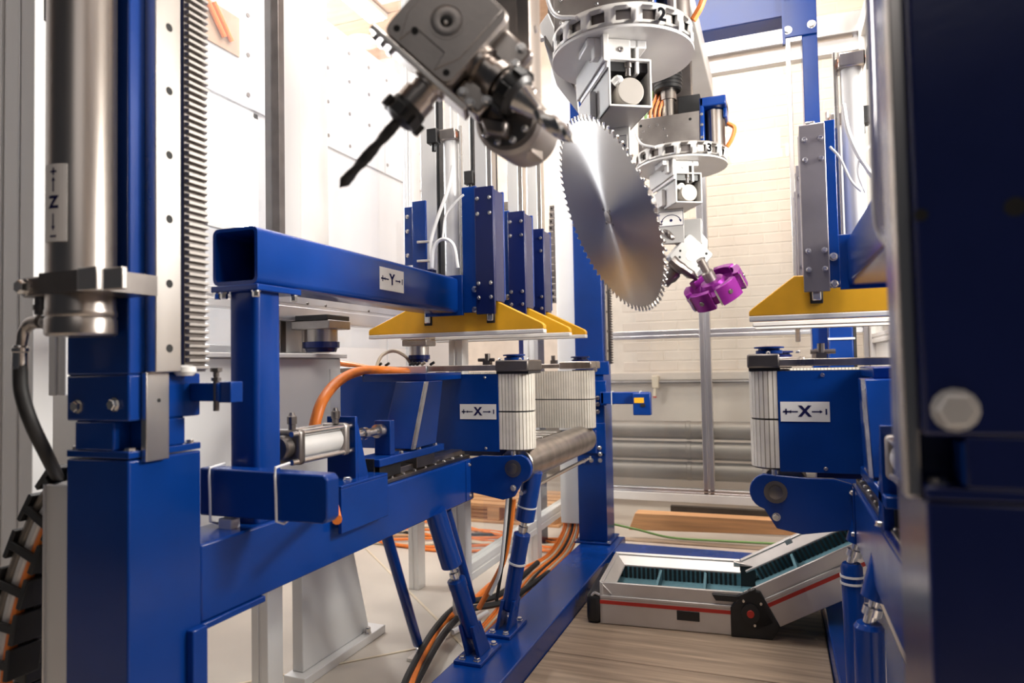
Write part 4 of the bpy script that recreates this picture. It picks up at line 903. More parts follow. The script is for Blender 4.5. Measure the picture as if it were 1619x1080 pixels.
    MB().obox(k0+W*.055-Z*.030+D*.015, W*.055, D*.018, Z*.030).build('clamp_block', m_white, h, bev=.004)
    MB().obox(k0+W*.070-Z*.012+D*.05, W*.090, D*.05, Z*.012).obox(k0+W*.13-Z*.05+D*.03, W*.006, D*.03, Z*.05).build('hanger_plate', m_alw, h, bev=.003)
    for s_ in (.030, .080): bolt(h, k0+W*s_-Z*.032-D*.003, -D, .007, .006, False)
    A = o+V((0, 0, -.208))                                   # lower left front corner of the housing
    wd, hg, ln, t = .132, .145, .24, .007
    b = MB()
    b.obox(A+W*wd/2+D*ln/2+Z*t/2, W*wd/2, D*ln/2, Z*t/2).obox(A+W*wd/2+D*ln/2+Z*(hg-t/2), W*wd/2, D*ln/2, Z*t/2)
    b.obox(A+W*t/2+D*ln/2+Z*hg/2, W*t/2, D*ln/2, Z*hg/2).obox(A+W*(wd-t/2)+D*ln/2+Z*hg/2, W*t/2, D*ln/2, Z*hg/2)
    b.build('housing', m_white, h, bev=.002)
    MB().obox(A+W*wd/2+D*.075+Z*hg/2, W*(wd/2-t), D*.004, Z*(hg/2-t)).build('housing_liner', m_dsteel, h)  # dark liner added to darken the inside of the housing
    MB().obox(A+W*wd*.5+D*.045+Z*(hg*.86), W*(wd/2-t), D*.03, Z*hg*.10).build('cable_tray', m_black, h)
    MB().lathe((c.x, c.y, zb+.004), Z, [(r-.0135, 0), (r-.0135, hz-.004)], 40).build('dark_drum', m_dsteel, h)  # dark drum added to darken what shows through the ring windows
    MB().lathe(A+W*(wd*.52)+Z*hg*.34+D*.06, -D, [(.041, 0), (.041, .052), (.038, .056)], 32).build('round_cover', m_cap, h)
    MB().lathe(A+W*(wd*.5)+Z*hg*.98+D*.02, -Z, [(.010, -.06), (.013, -.05), (.013, .02), (.010, .022), (.010, .045)], 14).build('cable_plug', m_dsteel, h)
    MB().tube([A+W*.02+Z*.075+D*.02, A+W*.035+Z*.085+D*.01, A+W*.045+Z*.06+D*.03], .012, 8, 5).build('air_hose', m_white_tube, h)
    S0 = A-W*.012
    MB().obox(S0+D*.135+Z*(hg*.98+.022), W*.009, D*.155, Z*.040).build('side_plate', m_white, h, bev=.003)
    MB().obox(S0+W*.004+D*.13+Z*(hg*.86-.003), W*.005, D*.14, Z*.012).build('slide_groove', m_alu, h, bev=.002)
    MB().obox(S0+D*.19+Z*(hg*.36), W*.010, D*.07, Z*.040).build('side_plate', m_white, h, bev=.003)
    MB().obox(S0-W*.002+D*.055+Z*(hg*1.02+.030), W*.012, D*.05, Z*.006).build('slide_rail', m_zinc, h, bev=.001)
    for k in range(3): bolt(h, S0-W*.014+D*(.03+.03*k)+Z*(hg*1.02+.045), -W, .005, .006, False)
    MB().obox(S0+W*.03+D*.13+Z*(hg+.095), W*.04, D*.12, Z*.004).obox(S0+W*.068+D*.13+Z*(hg+.065), W*.004, D*.12, Z*.032).build('channel', m_alw, h, bev=.002)
    # hanging arm with its swing sticker
    e = A+D*(ln-.02)+W*.06
    MB().obox(e+D*.02-Z*.07, W*.055, D*.012, Z*.085).build('swing_arm', m_white, h, bev=.003)
    MB().obox(e-W*.0+D*.004-Z*.010, W*.045, D*.02, Z*.012).build('arm_shoe', m_dsteel, h, bev=.003)
    bolt(h, e-W*.03+D*.0-Z*.04, -D, .014, .012)
    return h, A, e
c2_, c3_ = V((-.42, 2.1, 2.156)), V((-.405, 3.42, 2.160))
h2, A2, e2 = tool_head('2', c2_, 'nearer white-ringed tool head, number 2, with round white cover below it')
h3, A3, e3 = tool_head('3', c3_, 'farther white-ringed tool head, number 3, with blue bracket and black motor')
q = at(976, 228, y=e2.y-.03); swing_label(h2, V((q.x, q.y, q.z)), .062, .050)
MB().box(q.x-.04, q.x+.04, q.y, q.y+.012, q.z-.09, q.z+.06).build('label_plate', m_white, h2, bev=.002)
q = at(1061, 346, y=e3.y-.09); swing_label(h3, q, .118, .072)
MB().box(q.x-.06, q.x+.06, q.y, q.y+.012, q.z-.12, q.z+.08).build('label_plate', m_alloy, h3, bev=.002)
# carriage rail that carries the heads, and the slanting arm left of head 2
cr_ = thing('head_rail', 'grey steel carrier plates above the ringed tool heads at the top edge', 'rail', (-.5, 2.8, 2.6))
MB().box(-.60, -.30, 1.2, 4.2, 2.78, 2.90).build('rail_body', m_alw, cr_, bev=.006)
for y in (2.225, 3.545): MB().box(-.56, -.36, y, y+.08, 2.26, 2.78).build('hanger', m_dsteel, cr_, bev=.004)
sl = thing('slanted_arm', 'grey slanting sheet arm left of the ring with number 2', 'arm', at(880, 110, y=2.3))
MB().prism([at(852, 40, y=2.32), at(866, 20, y=2.32), at(908, 118, y=2.32), at(915, 180, y=2.32), at(880, 135, y=2.32)], (0, .02, 0)).build('arm_sheet', m_alw, sl, bev=.002)
MB().prism([at(858, 60, y=2.30), at(862, 56, y=2.30), at(908, 134, y=2.30), at(908, 140, y=2.30)], (0, .02, 0)).build('arm_edge', m_dsteel, sl)
MB().prism([at(866, -10, y=2.36), at(884, -10, y=2.36), at(884, 62, y=2.36), at(866, 40, y=2.36)], (0, .12, 0)).build('arm_back', m_dsteel, sl)

# ------------------------------------------------------------------ the saw blade
cb_ = at(962, 343, y=2.07); wv = (cb_-V((0, 0, H))).dot(_f); px = wv/FPX
RB = 160*px
dv = (cb_-V((0, 0, H))).normalized(); rx = (CR-dv*CR.dot(dv)).normalized(); uy = rx.cross(dv)
nb_ = ((rx*-.925 - uy*.38)*.917 - dv*.40).normalized()
sw = thing('saw_blade', 'large round steel saw blade with fine teeth, tilted before the corner upright', 'saw blade', cb_)
b = MB(); NT = 78; out = []
for k in range(NT):
    a = 2*math.pi*k/NT; da = 2*math.pi/NT
    for f, rr in ((0, .955), (.22, .945), (.45, .955), (.62, .985), (.66, 1.0), (.92, .990), (.96, .96)): out.append((a+da*f, rr*RB))
vs = [(r*math.cos(a), r*math.sin(a), z) for z in (-.0016, .0016) for a, r in out]; n = len(out)
b.add(vs+[(0, 0, -.0016), (0, 0, .0016)], [(i, (i+1) % n, n+(i+1) % n, n+i) for i in range(n)] + [(2*n, (i+1) % n, i) for i in range(n)] + [(2*n+1, n+i, n+(i+1) % n) for i in range(n)])
bmesh.ops.recalc_face_normals(b.bm, faces=b.bm.faces)
me = bpy.data.meshes.new('blade_disc'); b.bm.to_mesh(me); b.bm.free(); me.materials.append(m_blade)
xax = rx*.38-uy*.925; xax = (xax-nb_*xax.dot(nb_)).normalized(); yax = nb_.cross(xax)
Mb = MX((xax, yax, nb_)).transposed()
bd = inst(me, 'blade_disc', sw, cb_); bd.rotation_euler = Mb.to_euler()
tp = MB().box(-.0045, .0035, -.0024, .0024, -.0024, .0024)
bmesh.ops.recalc_face_normals(tp.bm, faces=tp.bm.faces); tme = bpy.data.meshes.new('carbide_tip'); tp.bm.to_mesh(tme); tp.bm.free(); tme.materials.append(m_zinc)
for k in range(NT):
    a = 2*math.pi*(k+.64)/NT; p = cb_+xax*math.cos(a)*RB*.998+yax*math.sin(a)*RB*.998
    t = inst(tme, 'carbide_tip', sw, p); ra = xax*math.cos(a)+yax*math.sin(a); ta = nb_.cross(ra)
    t.rotation_euler = MX((ra, ta, nb_)).transposed().to_euler()
MB().lathe(cb_+nb_*.0016, nb_, [(.020, 0), (.020, .002), (.012, .004)], 24).build('hub_cap', m_cast, sw)
for k in range(4): bolt(sw, cb_+nb_*.0016+(xax*math.cos(k*1.57+.5)+yax*math.sin(k*1.57+.5))*.032, nb_, .005, .001, False, m_dsteel, False, 'pin_hole')
MB().lathe(cb_-nb_*.0016, -nb_, [(.06, 0), (.06, .012), (.045, .013), (.045, .05), (.055, .051), (.055, .14)], 28).build('arbor', m_cast, sw)
ab = cb_-nb_*.10
MB().prism([ab+V((-.03, .02, .02)), ab+V((.04, .02, .02)), V((e2.x+.04, ab.y+.02, e2.z-.06)), V((e2.x-.04, ab.y+.02, e2.z-.06))], (0, .05, 0)).build('swing_link', m_white, sw, bev=.004)

# ------------------------------------------------------------------ milling spindles
def rsq(a, b, r, n=5):
    out = []
    for sa, sb_, q0 in ((1, 1, 0), (-1, 1, .5), (-1, -1, 1), (1, -1, 1.5)):
        for i in range(n): t = math.pi*(q0+.5*i/(n-1)); out.append((sa*(a-r)+r*math.cos(t), sb_*(b-r)+r*math.sin(t)))
    return out
def drill(b, p, d, L, r, turns, tip=.25, seg=10):
    X, Y = perp(d); n = int(L/ (r*.45)); vs = []; fs = []
    for i in range(n+1):
        t = i/n; rr = r*(1 if t < 1-r*1.2/L else max(.05, (1-t)*L/(r*1.2)))
        for k in range(seg):
            a = 2*math.pi*k/seg; m = .55+.45*abs(math.cos(a))**.6; ph = turns*2*math.pi*t
            vs.append(p+d*L*t+(X*math.cos(a+ph)+Y*math.sin(a+ph))*rr*m)
    for i in range(n):
        for k in range(seg): j = (k+1) % seg; fs.append((i*seg+k, i*seg+j, (i+1)*seg+j, (i+1)*seg+k))
    fs += [tuple(range(seg))[::-1], tuple(range(n*seg, n*seg+seg))]
    return b.add(vs, fs)
s1 = thing('spindle_block', 'near grey four-way spindle block with two drills, top of the machine', 'spindle', at(706, 30, y=.94))
c1 = at(706, 34, y=.92); px = (c1-V((0, 0, H))).dot(_f)/FPX
ea = (CR*.75-CU*.66).normalized(); eb = (CR*.66+CU*.75).normalized(); en_ = ea.cross(eb)
if en_.dot(_f) > 0: en_ = -en_
def L1(a, b, n): return c1+ea*a*px+eb*b*px+en_*n*px
o_ = rsq(70, 78, 16)
MB().prism([L1(a, b, -6) for a, b in o_], en_*-.085).build('block_body', m_cast, s1, bev=.003)
MB().prism([L1(a, b, 0) for a, b in rsq(68, 76, 17)], en_*-6*px).build('cover_plate', m_cast, s1, bev=.0015)
MB().prism([L1(a, b, 2.0) for a, b in ((-55, -30), (-36, -72), (-30, -40), (30, -40), (36, -72), (55, -30), (55, 70), (20, 74), (-20, 74), (-55, 70))], en_*-3*px).build('raised_web', m_cast, s1, bev=.0012)
MB().lathe(L1(0, 0, 2), en_, [(29*px, 0), (29*px, .9*px), (25.5*px, .9*px), (25*px, -.2*px), (24*px, .4*px), (11.5*px, .6*px), (10*px, .1*px)], 36).build('bearing_ring', m_cast, s1)
MB().lathe(L1(0, 0, 2.7), en_, [(10*px, 0), (9.5*px, .3*px)], 24).build('centre_bore', m_hole, s1)
MB().lathe(L1(1, -3, 3.0), en_, [(3.5*px, 0), (2*px, 1.2*px)], 12).build('bore_screw', m_cast, s1)
for a, b in ((-52, -60), (53, -61), (51, 59), (-53, 60), (-28, -44)):
    MB().lathe(L1(a, b, .2 if abs(a) > 40 else 2.1), en_, [(5.6*px, 0), (5.2*px, .4*px)], 18).build('screw_hole', m_hole, s1)
MB().obox(L1(14, -83, -26), ea*100*px, eb*5*px, en_*26*px).build('side_strip', m_steel, s1, bev=.002)
for a in (-74, -58, -40): MB().cyl(L1(a, -84, -15), L1(a, -97, -15), 4.5*px, seg=10).build('strip_screw', m_zinc, s1)
ax = L1(35, -88, -34)
MB().lathe(ax, -eb, [(30*px, 0), (30*px, 5*px), (24*px, 6*px), (24*px, 20*px), (29*px, 21*px), (29*px, 44*px), (26*px, 47*px)], 28).build('tool_nose', m_tube, s1)
nt_ = MB(); nt_.lathe(ax-eb*44*px, -eb, [(30*px, 0), (31*px, 8*px), (31*px, 26*px), (19*px, 34*px), (9*px, 36*px)], 24)
for k in range(6):
    X, Y = perp(eb); a = k*math.pi/3; dd = X*math.cos(a)+Y*math.sin(a); nt_.obox(ax-eb*64*px+dd*33*px, dd*5*px, eb*10*px, dd.cross(eb)*9*px)
nt_.build('collet_nut', m_black, s1, bev=.001)
b = MB(); drill(b, ax-eb*76*px, -eb, 145*px, 9.5*px, 1.3); b.build('drill_bit', m_rubber, s1)
d2 = (ea*.985+en_*.17).normalized(); ax = L1(72, -8, -40)
MB().lathe(ax, d2, [(36*px, 0), (36*px, 12*px), (27*px, 14*px), (27*px, 34*px), (33*px, 35*px), (33*px, 50*px), (24*px, 52*px), (24*px, 62*px)], 28).build('tool_nose', m_tube, s1)
nt_ = MB(); nt_.lathe(ax+d2*60*px, d2, [(34*px, 0), (38*px, 5*px), (38*px, 24*px), (30*px, 32*px), (16*px, 33*px)], 24)
X, Y = perp(d2)
for k in range(6): a = k*math.pi/3+.3; dd = X*math.cos(a)+Y*math.sin(a); nt_.obox(ax+d2*75*px+dd*39*px, dd*4*px, d2*9*px, dd.cross(d2)*9*px)
nt_.build('collet_nut', m_black, s1, bev=.001)
MB().lathe(ax+d2*90*px, d2, [(26*px, 0), (24*px, 8*px), (15*px, 34*px), (12*px, 40*px)], 20).build('tool_shank', m_steel, s1)
b = MB(); drill(b, ax+d2*118*px, d2, 92*px, 14*px, .6); b.build('drill_bit', m_steel, s1)
# clamp bracket and drum behind
for a, b_, ra, rb in ((96, 40, 34, 26), (100, -52, 30, 22)):
    MB().obox(L1(a, b_, -52), ea*ra*px, eb*rb*px, en_*22*px).build('clamp_casting', m_tube, s1, bev=.008, seg=3)
for a, b_ in ((108, 56), (118, 30), (104, -66), (84, -60), (122, -44)): bolt(s1, L1(a, b_, -30), en_, 7*px, 7*px)
dc = at(803, 189, y=1.02); pd_ = (dc-V((0, 0, H))).dot(_f)/FPX
MB().lathe(dc, (-.10, 1, .12), [(30*pd_, -.002), (48*pd_, 0), (55*pd_, .006), (55*pd_, .13), (50*pd_, .14)], 48).build('drum', m_cast, s1)
MB().lathe(dc-V((0, .012, 0)), (-.10, 1, .12), [(45*pd_, 0), (45*pd_, .014)], 40).build('drum_flange', m_dsteel, s1)
for k in range(10):
    a = k*2*math.pi/10; bolt(s1, dc+V((40*pd_*math.cos(a), -.013, 40*pd_*math.sin(a))), (0, -1, 0), 5*pd_, 5*pd_, False)
for k, (u0, v0, u1, v1) in enumerate(((770, 128, 846, 172), (756, 182, 800, 214))):
    MB().prism([at(u0, v0, y=.985), at(u1, v0+6, y=.985), at(u1-4, v1, y=.985), at(u0+10, v1-4, y=.985)], (0, .04, 0)).build('link_casting', [m_tube, m_dsteel][k], s1, bev=.006)
zp = thing('slide_column', 'tall polished steel slide plate right of the near spindle block', 'plate', (-.375, 1.08, 1.6))
MB().box(-.386, -.363, 1.05, 1.107, at(840, 240, y=1.05).z, 2.7).build('slide_body', m_tube, zp, bev=.001)
MB().box(-.44, -.386, 1.06, 1.12, at(830, 105, y=1.05).z, 2.7).build('slide_back', m_cast, zp, bev=.004)
for k in range(5): bolt(zp, (-.363, 1.08, 1.66+k*.11), (1, 0, 0), .006, .003, False)
# distant spindle with the purple cutter
s3 = thing('spindle_block', 'small white spindle block holding the purple cutter under tool head number 3', 'spindle', at(1095, 405, y=3.4))
c4 = at(1093, 404, y=3.40); px = (c4-V((0, 0, H))).dot(_f)/FPX
def L3(a, b, n): return c4+ea*a*px+eb*b*px+en_*n*px
MB().prism([L3(a, b, 0) for a, b in rsq(26, 25, 5)], en_*-.09).build('block_body', m_alloy, s3, bev=.004)
MB().lathe(L3(0, 0, 0), en_, [(9*px, 0), (9*px, .4*px), (7*px, .5*px)], 20).build('bearing_ring', m_alw, s3)
for a, b in ((-18, -6), (-12, -14), (16, 18), (20, -4), (2, -22), (18, 10)): MB().lathe(L3(a, b, .1), en_, [(2.0*px, 0), (1.9*px, .3*px)], 10).build('screw_hole', m_hole, s3)
b = MB(); drill(b, L3(-24, 4, -8), -ea, 36*px, 6*px, .6); b.build('drill_bit', m_dsteel, s3)
MB().lathe(L3(-4, -26, -10), -eb, [(12*px, 0), (12*px, 8*px), (14*px, 9*px), (14*px, 20*px), (11*px, 26*px), (11*px, 34*px)], 18).build('tool_nose', m_dsteel, s3)
MB().tube([L3(-20, -30, 12), L3(-6, -30, 14), L3(14, -26, 12), L3(30, -24, 8)], [10*px, 9*px, 7*px, 4*px], 10, 3).build('finger_cutter', m_dsteel, s3)
MB().prism([L3(-22, 24, -20), L3(20, 24, -20), L3(6, 42, -20), L3(-24, 46, -20)], en_*-.04).build('spindle_yoke', m_alw, s3, bev=.004)
MB().box(c4.x-.05, c4.x+.05, c4.y+.02, c4.y+.06, c4.z+.06, e3.z-.05).build('swing_arm', m_alloy, s3, bev=.004)
ct = at(1131, 455, y=3.33); pxc = (ct-V((0, 0, H))).dot(_f)/FPX
ax = (CR*-.53+CU*.80-_f*.28).normalized(); X, Y = perp(ax)
pc = thing('milling_cutter', 'purple anodised milling cutter disc with square pockets', 'cutter', ct)
Rc = 47*pxc; tk = 15*pxc
MB().lathe(ct, ax, [(Rc*.30, -tk*.7), (Rc*.86, -tk*.7), (Rc*.88, tk*.2), (Rc*.50, tk*.3), (Rc*.40, tk*.9), (Rc*.22, tk*1.0)], 32).build('cutter_body', m_purple, pc)
for k in range(6):
    a0 = k*math.pi/3+.25; b = MB(); vs = []; fs = []; m = 6
    for i in range(m+1):
        a = a0+math.radians(46)*i/m
        for rr, z in ((.78, -1), (1.0, -1), (1.0, 1), (.78, 1)): vs.append(ct+(X*math.cos(a)+Y*math.sin(a))*Rc*rr+ax*tk*z)
    for i in range(m): fs += [(i*4+j, i*4+(j+1) % 4, i*4+4+(j+1) % 4, i*4+4+j) for j in range(4)]
    fs += [(0, 1, 2, 3), (m*4, m*4+1, m*4+2, m*4+3)]
    b.add(vs, fs); sg = b.build('rim_segment', m_purple, pc, bev=.002)
    a = a0-.03; MB().obox(ct+(X*math.cos(a)+Y*math.sin(a))*Rc*.95, (X*math.cos(a)+Y*math.sin(a))*Rc*.10, ax*tk*.8, (Y*math.cos(a)-X*math.sin(a))*.004).build('cutting_insert', m_zinc, pc)
    a = a0+.4; MB().lathe(ct+(X*math.cos(a)+Y*math.sin(a))*Rc, (X*math.cos(a)+Y*math.sin(a)), [(.012, 0), (.010, .003)], 10).build('insert_screw', m_dsteel, pc)
MB().lathe(ct+ax*tk*.9, ax, [(Rc*.2, 0), (Rc*.2, .05), (Rc*.13, .055), (Rc*.13, .12)], 16).build('arbor', m_cast, pc)

# ------------------------------------------------------------------ leaning struts
def strut(name, lab, p0, p1, r, split=.48, plate=True, grp=None):
    t = thing(name, lab, 'strut', p0, grp); d = (p1-p0); L = d.length; d.normalize()
    if plate:
        MB().box(p0.x-.055, p0.x+.055, p0.y-.10, p0.y+.10, .12, .134).build('foot_plate', m_blue, t, bev=.003)
        for sx in (-.028, .03):
            for sy in (-.078, .078): bolt(t, (p0.x+sx, p0.y+sy, .134), (0, 0, 1), .011, .012)
        MB().prism([p0+V((-.03, -.05, -.0)), p0+V((-.03, .05, 0)), p0+d*.12+V((-.03, .035, 0)), p0+d*.12+V((-.03, -.035, 0))], (.014, 0, 0)).prism([p0+V((.016, -.05, -.0)), p0+V((.016, .05, 0)), p0+d*.12+V((.016, .035, 0)), p0+d*.12+V((.016, -.035, 0))], (.014, 0, 0)).build('foot_lug', m_blue, t, bev=.002)
    s0 = .07 if plate else .03
    MB().lathe(p0+d*s0, d, [(r*.6, 0), (r*.9, .012), (r*.9, L*split-s0-.03), (r*.95, L*split-s0-.03), (r*.95, L*split-s0), (r*.6, L*split-s0+.004)], 24).build('lower_tube', m_blue, t)
    MB().lathe(p0+d*L*split, d, [(r*.42, 0), (r*.42, .012), (r*.55, .014), (r*.55, .032), (r*.35, .034), (r*.35, .07)], 12).build('threaded_rod', m_zinc, t)
    MB().lathe(p0+d*(L*split+.055), d, [(r*.8, 0), (r*1.08, .006), (r*1.08, L*(1-split)-.055)], 24).build('upper_sleeve', m_blue, t)
    return t, d
p0 = at(756, 1030, z=.134); p1 = at(688, 808, x=-1.16)
strut('leaning_strut', 'thick blue strut leaning left from the base frame to the left girder', p0, p1, .036, .52)
p0 = at(800, 990, z=.134); p1 = at(843, 745, y=2.60); p1.z = max(p1.z, .69)
t, d = strut('leaning_strut', 'upright blue strut with white tie under the left roller bracket', p0, p1, .036, .60)
tc_ = at(815, 888, y=2.6); MB().lathe(p0+d*.27, d, [(.0375, 0), (.0375, .008), (.034, .008), (.034, 0)], 20, closed=False).build('cable_tie', m_white_tube, t)
MB().lathe(p0+d*.51, d, [(.041, 0), (.041, .006), (.038, .006), (.038, 0)], 20, closed=False).build('cable_tie', m_white_tube, t)
t = thing('thin_brace', 'thin blue brace leaning behind the thick left strut', 'strut', at(745, 940, x=-1.22))
MB().cyl(at(746, 950, x=-1.22), at(706, 806, x=-1.22), .019).build('brace_tube', m_blue, t)
t = thing('thin_brace', 'thin lone blue brace with silver ball end on the concrete floor', 'strut', at(668, 1045, z=.0))
pa_, pb_ = at(664, 1030, z=.03), at(608, 835, x=-1.27)
MB().cyl(pa_+(pb_-pa_)*.08, pb_, .020).build('brace_tube', m_blue, t)
MB().lathe(pa_, (pb_-pa_), [(.012, -.01), (.016, 0), (.016, .02), (.009, .022), (.009, .07)], 12).build('ball_end', m_zinc, t)
MB().box(pa_.x-.04, pa_.x+.04, pa_.y-.04, pa_.y+.04, 0, .012).build('floor_plate', m_zinc, t)
p0 = at(1392, 1100, z=.134); p1 = at(1378, 985, z=.34)
for lab, (u0, v0), (u1, v1), yy, rr in (('rear blue strut on the right base runner with white ties', (1352, 1005), (1346, 890), 2.25, .030), ('front blue strut on the right base runner with silver joint on top', (1378, 1120), (1374, 985), 1.85, .034)):
    a_, b_ = at(u0, v0, y=yy), at(u1, v1, y=yy)
    t = thing('leaning_strut', lab, 'strut', a_); d = (b_-a_).normalized()
    base = a_ - d*((a_.z-.14)/max(d.z, .1))
    MB().lathe(base, b_-base, [(rr*.6, 0), (rr, .012), (rr, (b_-base).length-.01), (rr*.8, (b_-base).length)], 24).build('lower_tube', m_blue, t)
    MB().box(base.x-.05, base.x+.05, base.y-.08, base.y+.08, .12, .142).build('foot_plate', m_blue, t, bev=.003)
    top = b_+d*.30; top.x = .27
    MB().lathe(b_, top-b_, [(.014, 0), (.014, .02), (.022, .021), (.022, .04), (.012, .042), (.012, .08)], 12).build('threaded_rod', m_zinc, t)
    MB().cyl(b_+(top-b_)*.2, top, rr).build('upper_sleeve', m_blue, t)
    if rr < .032:
        for k in (.0, .02): MB().lathe(b_-d*(.04+k), d, [(rr+.003, 0), (rr+.003, .006), (rr, .006)], 18, closed=False).build('cable_tie', m_white_tube, t)
# hoses along the left base runner
for i, (m, pp, z, lab) in enumerate(((m_rubber, [(868, 905), (800, 950), (740, 965), (700, 1005), (660, 1075), (640, 1120)], .05, 'black hose lying along the left base runner, nearest to the frame'),
        (m_rubber, [(850, 890), (790, 940), (730, 955), (690, 992), (650, 1060), (630, 1110)], .07, 'black hose lying along the left base runner, upper one'),
        (m_orange, [(775, 925), (738, 958), (700, 985), (672, 1030), (650, 1082), (640, 1120)], .06, 'worn orange hose lying along the left base runner'),
        (m_alw, [(770, 968), (742, 985), (715, 1000)], .04, 'short grey hose end between black hoses at the left base runner'))):
    MB().tube([at(u, v, z=z) for u, v in pp], .015 if i < 3 else .012, 10, 6).build('floor_hose', m, label=lab, cat='hose', kind='thing')
for i, (m, pp) in enumerate(((m_orange, [(812, 790), (806, 840), (795, 890), (772, 935), (757, 962)]), (m_rubber, [(808, 778), (802, 840), (793, 900), (785, 950)]), (m_white_tube, [(803, 780), (797, 850), (790, 905), (775, 940)]))):
    MB().tube([at(u, v, y=2.78-.02*i) for u, v in pp], .008 if i else .012, 8, 5).build('hanging_cable', m, label=['orange', 'black', 'white'][i]+' cable hanging beside the upright strut with the white tie', cat='cable', kind='thing')

# ------------------------------------------------------------------ folding case on the planks
O = V((-.772, 3.045, .032)); E1 = V((math.cos(R(4)), math.sin(R(4)), 0)); E2 = V((-math.sin(R(4)), math.cos(R(4)), 0))
cs_ = thing('folding_case', 'open silver case with red stripe and teal foam, its right half tilted up', 'case', O+E1*.3+E2*.25)
def half(fn, Lc, left_cap, ribs):
    mb = lambda: MB(lambda q: fn(q.x, q.y, q.z))
    dp, ht = .50, .150
    mb().box(0, Lc, 0, .014, 0, .095).build('front_panel', m_casealu, cs_, bev=.004)
    mb().box(0, Lc, .006, .020, .100, ht).build('front_rim', m_casealu, cs_, bev=.003)
    mb().box(0, Lc, -.003, .012, .092, .104).build('edge_bead', m_casealu, cs_, bev=.003)
    mb().box(0, Lc, -.0015, .0, .073, .086).build('red_stripe', m_red, cs_)
    mb().box(0, Lc, dp-.014, dp, 0, ht).prism([(0, dp-.05, ht-.045), (0, dp, ht), (0, dp, ht+.006), (0, dp-.05, ht-.038)], (Lc, 0, 0)).build('back_panel', m_casealu, cs_, bev=.003)
    if left_cap:
        mb().box(0, .014, 0, dp, 0, ht).prism([(0, 0, ht), (.05, 0.0, ht-.045), (.05, dp, ht-.045), (0, dp, ht)], (0, 0, .006)).build('end_panel', m_casealu, cs_, bev=.003)
    mb().box(.014, Lc, .014, dp-.014, 0, .062).build('foam_base', m_teal, cs_, bev=.003)
    for f in ((.37, .72) if left_cap else (.42,)): mb().box(Lc*f, Lc*f+.012, .03, dp-.05, .062, .105).build('foam_divider', m_teal, cs_, bev=.002)
    n = ribs
    for k in range(n): mb().box(.05+(Lc-.06)*k/n, .05+(Lc-.06)*(k+.55)/n, dp-.058, dp-.05, .062, .108).build('rib', m_black if left_cap or True else m_teal, cs_)
    mb().box(.04, Lc, dp-.05, dp-.046, .062, .108).build('rib_back', m_teal, cs_)
fn1 = lambda x, y, z: O+E1*x*1.07+E2*y+Z*z*1.22
half(fn1, .575, True, 25)
hp = O+E1*.642+Z*.067; T = R(28)
F1 = E1*math.cos(T)+Z*math.sin(T); F3 = Z*math.cos(T)-E1*math.sin(T)
fn2 = lambda x, y, z: hp+F1*(x+.03)*1.07+E2*y+F3*(z-.055)*1.22
half(fn2, .50, False, 22)
M1 = lambda: MB(lambda q: fn1(q.x, q.y, q.z))
M2 = lambda: MB(lambda q: fn2(q.x, q.y, q.z))
b = M1(); b.box(-.058, 0.004, -.008, .506, 0.0, .108); b.build('corner_bumper', m_black, cs_, bev=.022, seg=4)
M1().box(.575, .66, .02, .46, .0, .058).build('hinge_floor', m_teal, cs_)
M2().box(-.05, -.03, .02, .46, .0, .058).build('hinge_floor', m_teal, cs_)
M1().box(.572, .64, .455, .50, .058, .14).build('rear_hinge_block', m_black, cs_, bev=.004)
M1().tube([(0, -.004, .105), (-.02, -.006, .112), (-.034, .0, .10)], .005, 8, 4).build('bumper_loop', m_alu, cs_)
M1().prism([(.525, -.010, .0), (.68, -.010, .0), (.71, -.010, .045), (.64, -.010, .160), (.60, -.010, .165), (.56, -.010, .135), (.525, -.010, .10)], (0, .03, 0)).build('hinge_plate', m_black, cs_, bev=.004)
M1().prism([(.47, -.008, .118), (.57, -.008, .118), (.57, -.008, .140), (.455, -.008, .140)], (0, .02, 0)).build('hinge_arm', m_black, cs_, bev=.003)
M2().box(-.03, .05, -.010, .012, .02, .15).build('hinge_plate', m_black, cs_, bev=.005)
M1().lathe((.60, -.010, .085), (0, -1, 0), [(.034, 0), (.034, .010), (.018, .011)], 24).build('hinge_boss', m_black, cs_)
M1().lathe((.60, -.021, .085), (0, -1, 0), [(.014, 0), (.012, .003)], 18).build('hinge_button', m_red, cs_)
for x, z in ((.615, .045), (.64, .12), (.575, .125)): M1().lathe((x, -.010, z), (0, -1, 0), [(.006, 0), (.005, .003)], 10).build('hinge_screw', m_zinc, cs_)
M1().box(.315, .405, -.004, 0, .038, .072).build('latch', m_black, cs_, bev=.002)
M1().prism([(.545, .47, .09), (.66, .47, .10), (.66, .47, .135), (.545, .47, .15)], (0, .03, 0)).build('rear_hinge', m_casealu, cs_, bev=.003)
p = at(1246, 855, y=3.5); MB().obox(p, F1*.016, E2*.02, F3*.012).build('rim_clip', m_white, cs_, bev=.002)

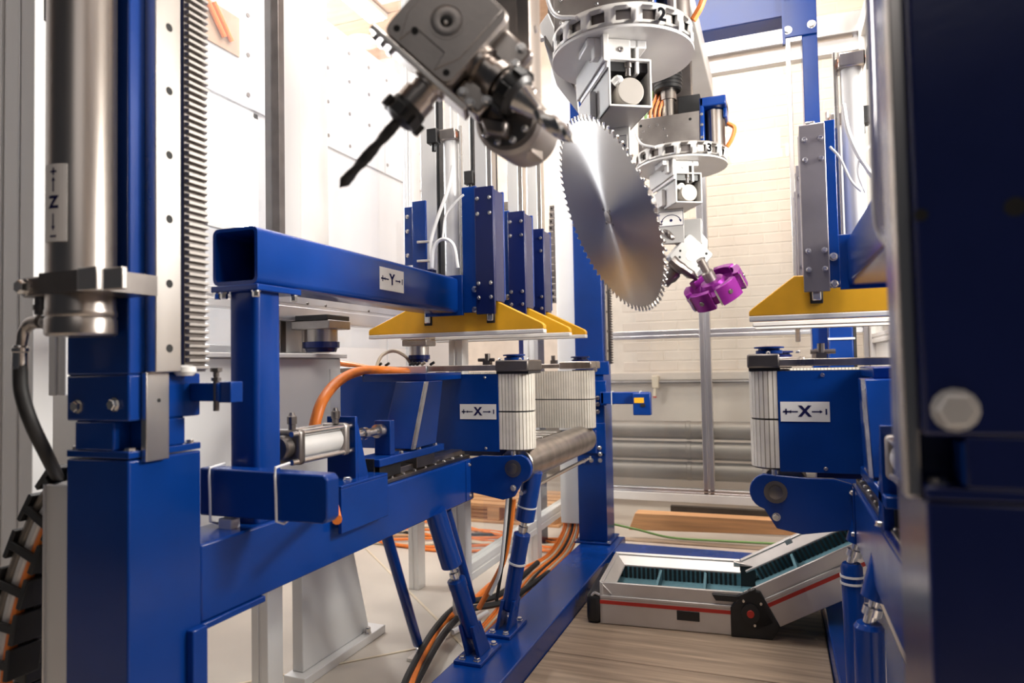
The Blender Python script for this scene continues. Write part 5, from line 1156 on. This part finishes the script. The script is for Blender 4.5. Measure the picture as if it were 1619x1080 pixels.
# ------------------------------------------------------------------ near right upright
ru = thing('machine_upright', 'very near dark blue upright filling the right edge of the view', 'upright', (.3, .85, 0))
YR = .75
x0 = at(1455, 540, y=YR).x
zs = at(1500, 795, y=YR).z; zn0, zn1 = at(1500, 772, y=YR).z, at(1500, 690, y=YR).z
xn = at(1528, 730, y=YR).x
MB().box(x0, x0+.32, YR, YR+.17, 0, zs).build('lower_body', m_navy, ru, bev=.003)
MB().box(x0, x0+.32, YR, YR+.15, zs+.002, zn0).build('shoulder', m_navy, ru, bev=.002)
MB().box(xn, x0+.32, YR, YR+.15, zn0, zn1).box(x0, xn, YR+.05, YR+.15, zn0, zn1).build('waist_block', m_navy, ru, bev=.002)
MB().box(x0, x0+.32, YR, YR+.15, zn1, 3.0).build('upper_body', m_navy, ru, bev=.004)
MB().box(xn-.003, xn, YR+.003, YR+.04, zn0+.003, zn1-.006).build('notch_liner', m_blue, ru)
MB().box(x0-.014, x0, YR+.018, YR+.044, zs+.0, 3.0).build('linear_rail', m_steel, ru, bev=.002)
MB().box(x0-.004, x0, YR+.046, YR+.060, zs, 3.0).build('dark_gap', m_black, ru)
MB().box(x0-.006, x0, YR+.062, YR+.15, zs, 3.0).build('side_plate', m_blue, ru, bev=.002)  # lighter blue stands in for light reflected on this face
p = at(1510, 648, y=YR); bolt(ru, (p.x, YR, p.z), (0, -1, 0), .0165, .012, True, m_alw)
p = at(1486, 759, y=YR); bolt(ru, (p.x+.004, YR+.03, zn0+.0), (0, 0, 1), .010, .006)
for u, v, r_ in ((1605, 327, .009), (1456, 340, .006)):
    p = at(u, v, y=YR); MB().lathe((p.x, YR+.0, p.z), (0, -1, 0), [(r_, -.002), (r_, .0004), (r_*.6, .0004)], 18).build('drilled_hole', m_hole, ru)
wc = thing('white_hose', 'white hose hanging in a rounded bend at the near right upright', 'hose', at(1386, 300, y=1.02))
MB().tube([at(1372, -20, y=1.02), at(1377, 120, y=1.02), at(1381, 250, y=1.02), at(1384, 335, y=1.02), at(1391, 368, y=1.02), at(1403, 387, y=1.01), at(1422, 398, y=1.0)], .0042, 8, 6).build('hose_body', m_white_tube, wc)
dl = thing('door_leaf', 'narrow white framed door leaf with clear pane behind the near right upright', 'door', (.15, 1.2, 1.2))
a_, b_ = at(1388, 200, y=1.10).x, at(1410, 200, y=1.10).x
z0_ = at(1395, 380, y=1.1).z
MB().box(a_-.004, a_+.006, 1.10, 1.12, z0_+.02, 2.9).build('door_edge', m_white, dl, bev=.002)
MB().box(a_+.006, b_+.05, 1.105, 1.112, z0_, 2.9).build('door_pane', m_glass, dl)
MB().box(b_-.006, b_+.006, 1.10, 1.12, z0_, 2.9).build('door_bar', m_alu, dl, bev=.002)
MB().box(a_+.006, b_, 1.098, 1.104, at(1395, 320, y=1.1).z, at(1395, 300, y=1.1).z).build('white_tag', m_label, dl)
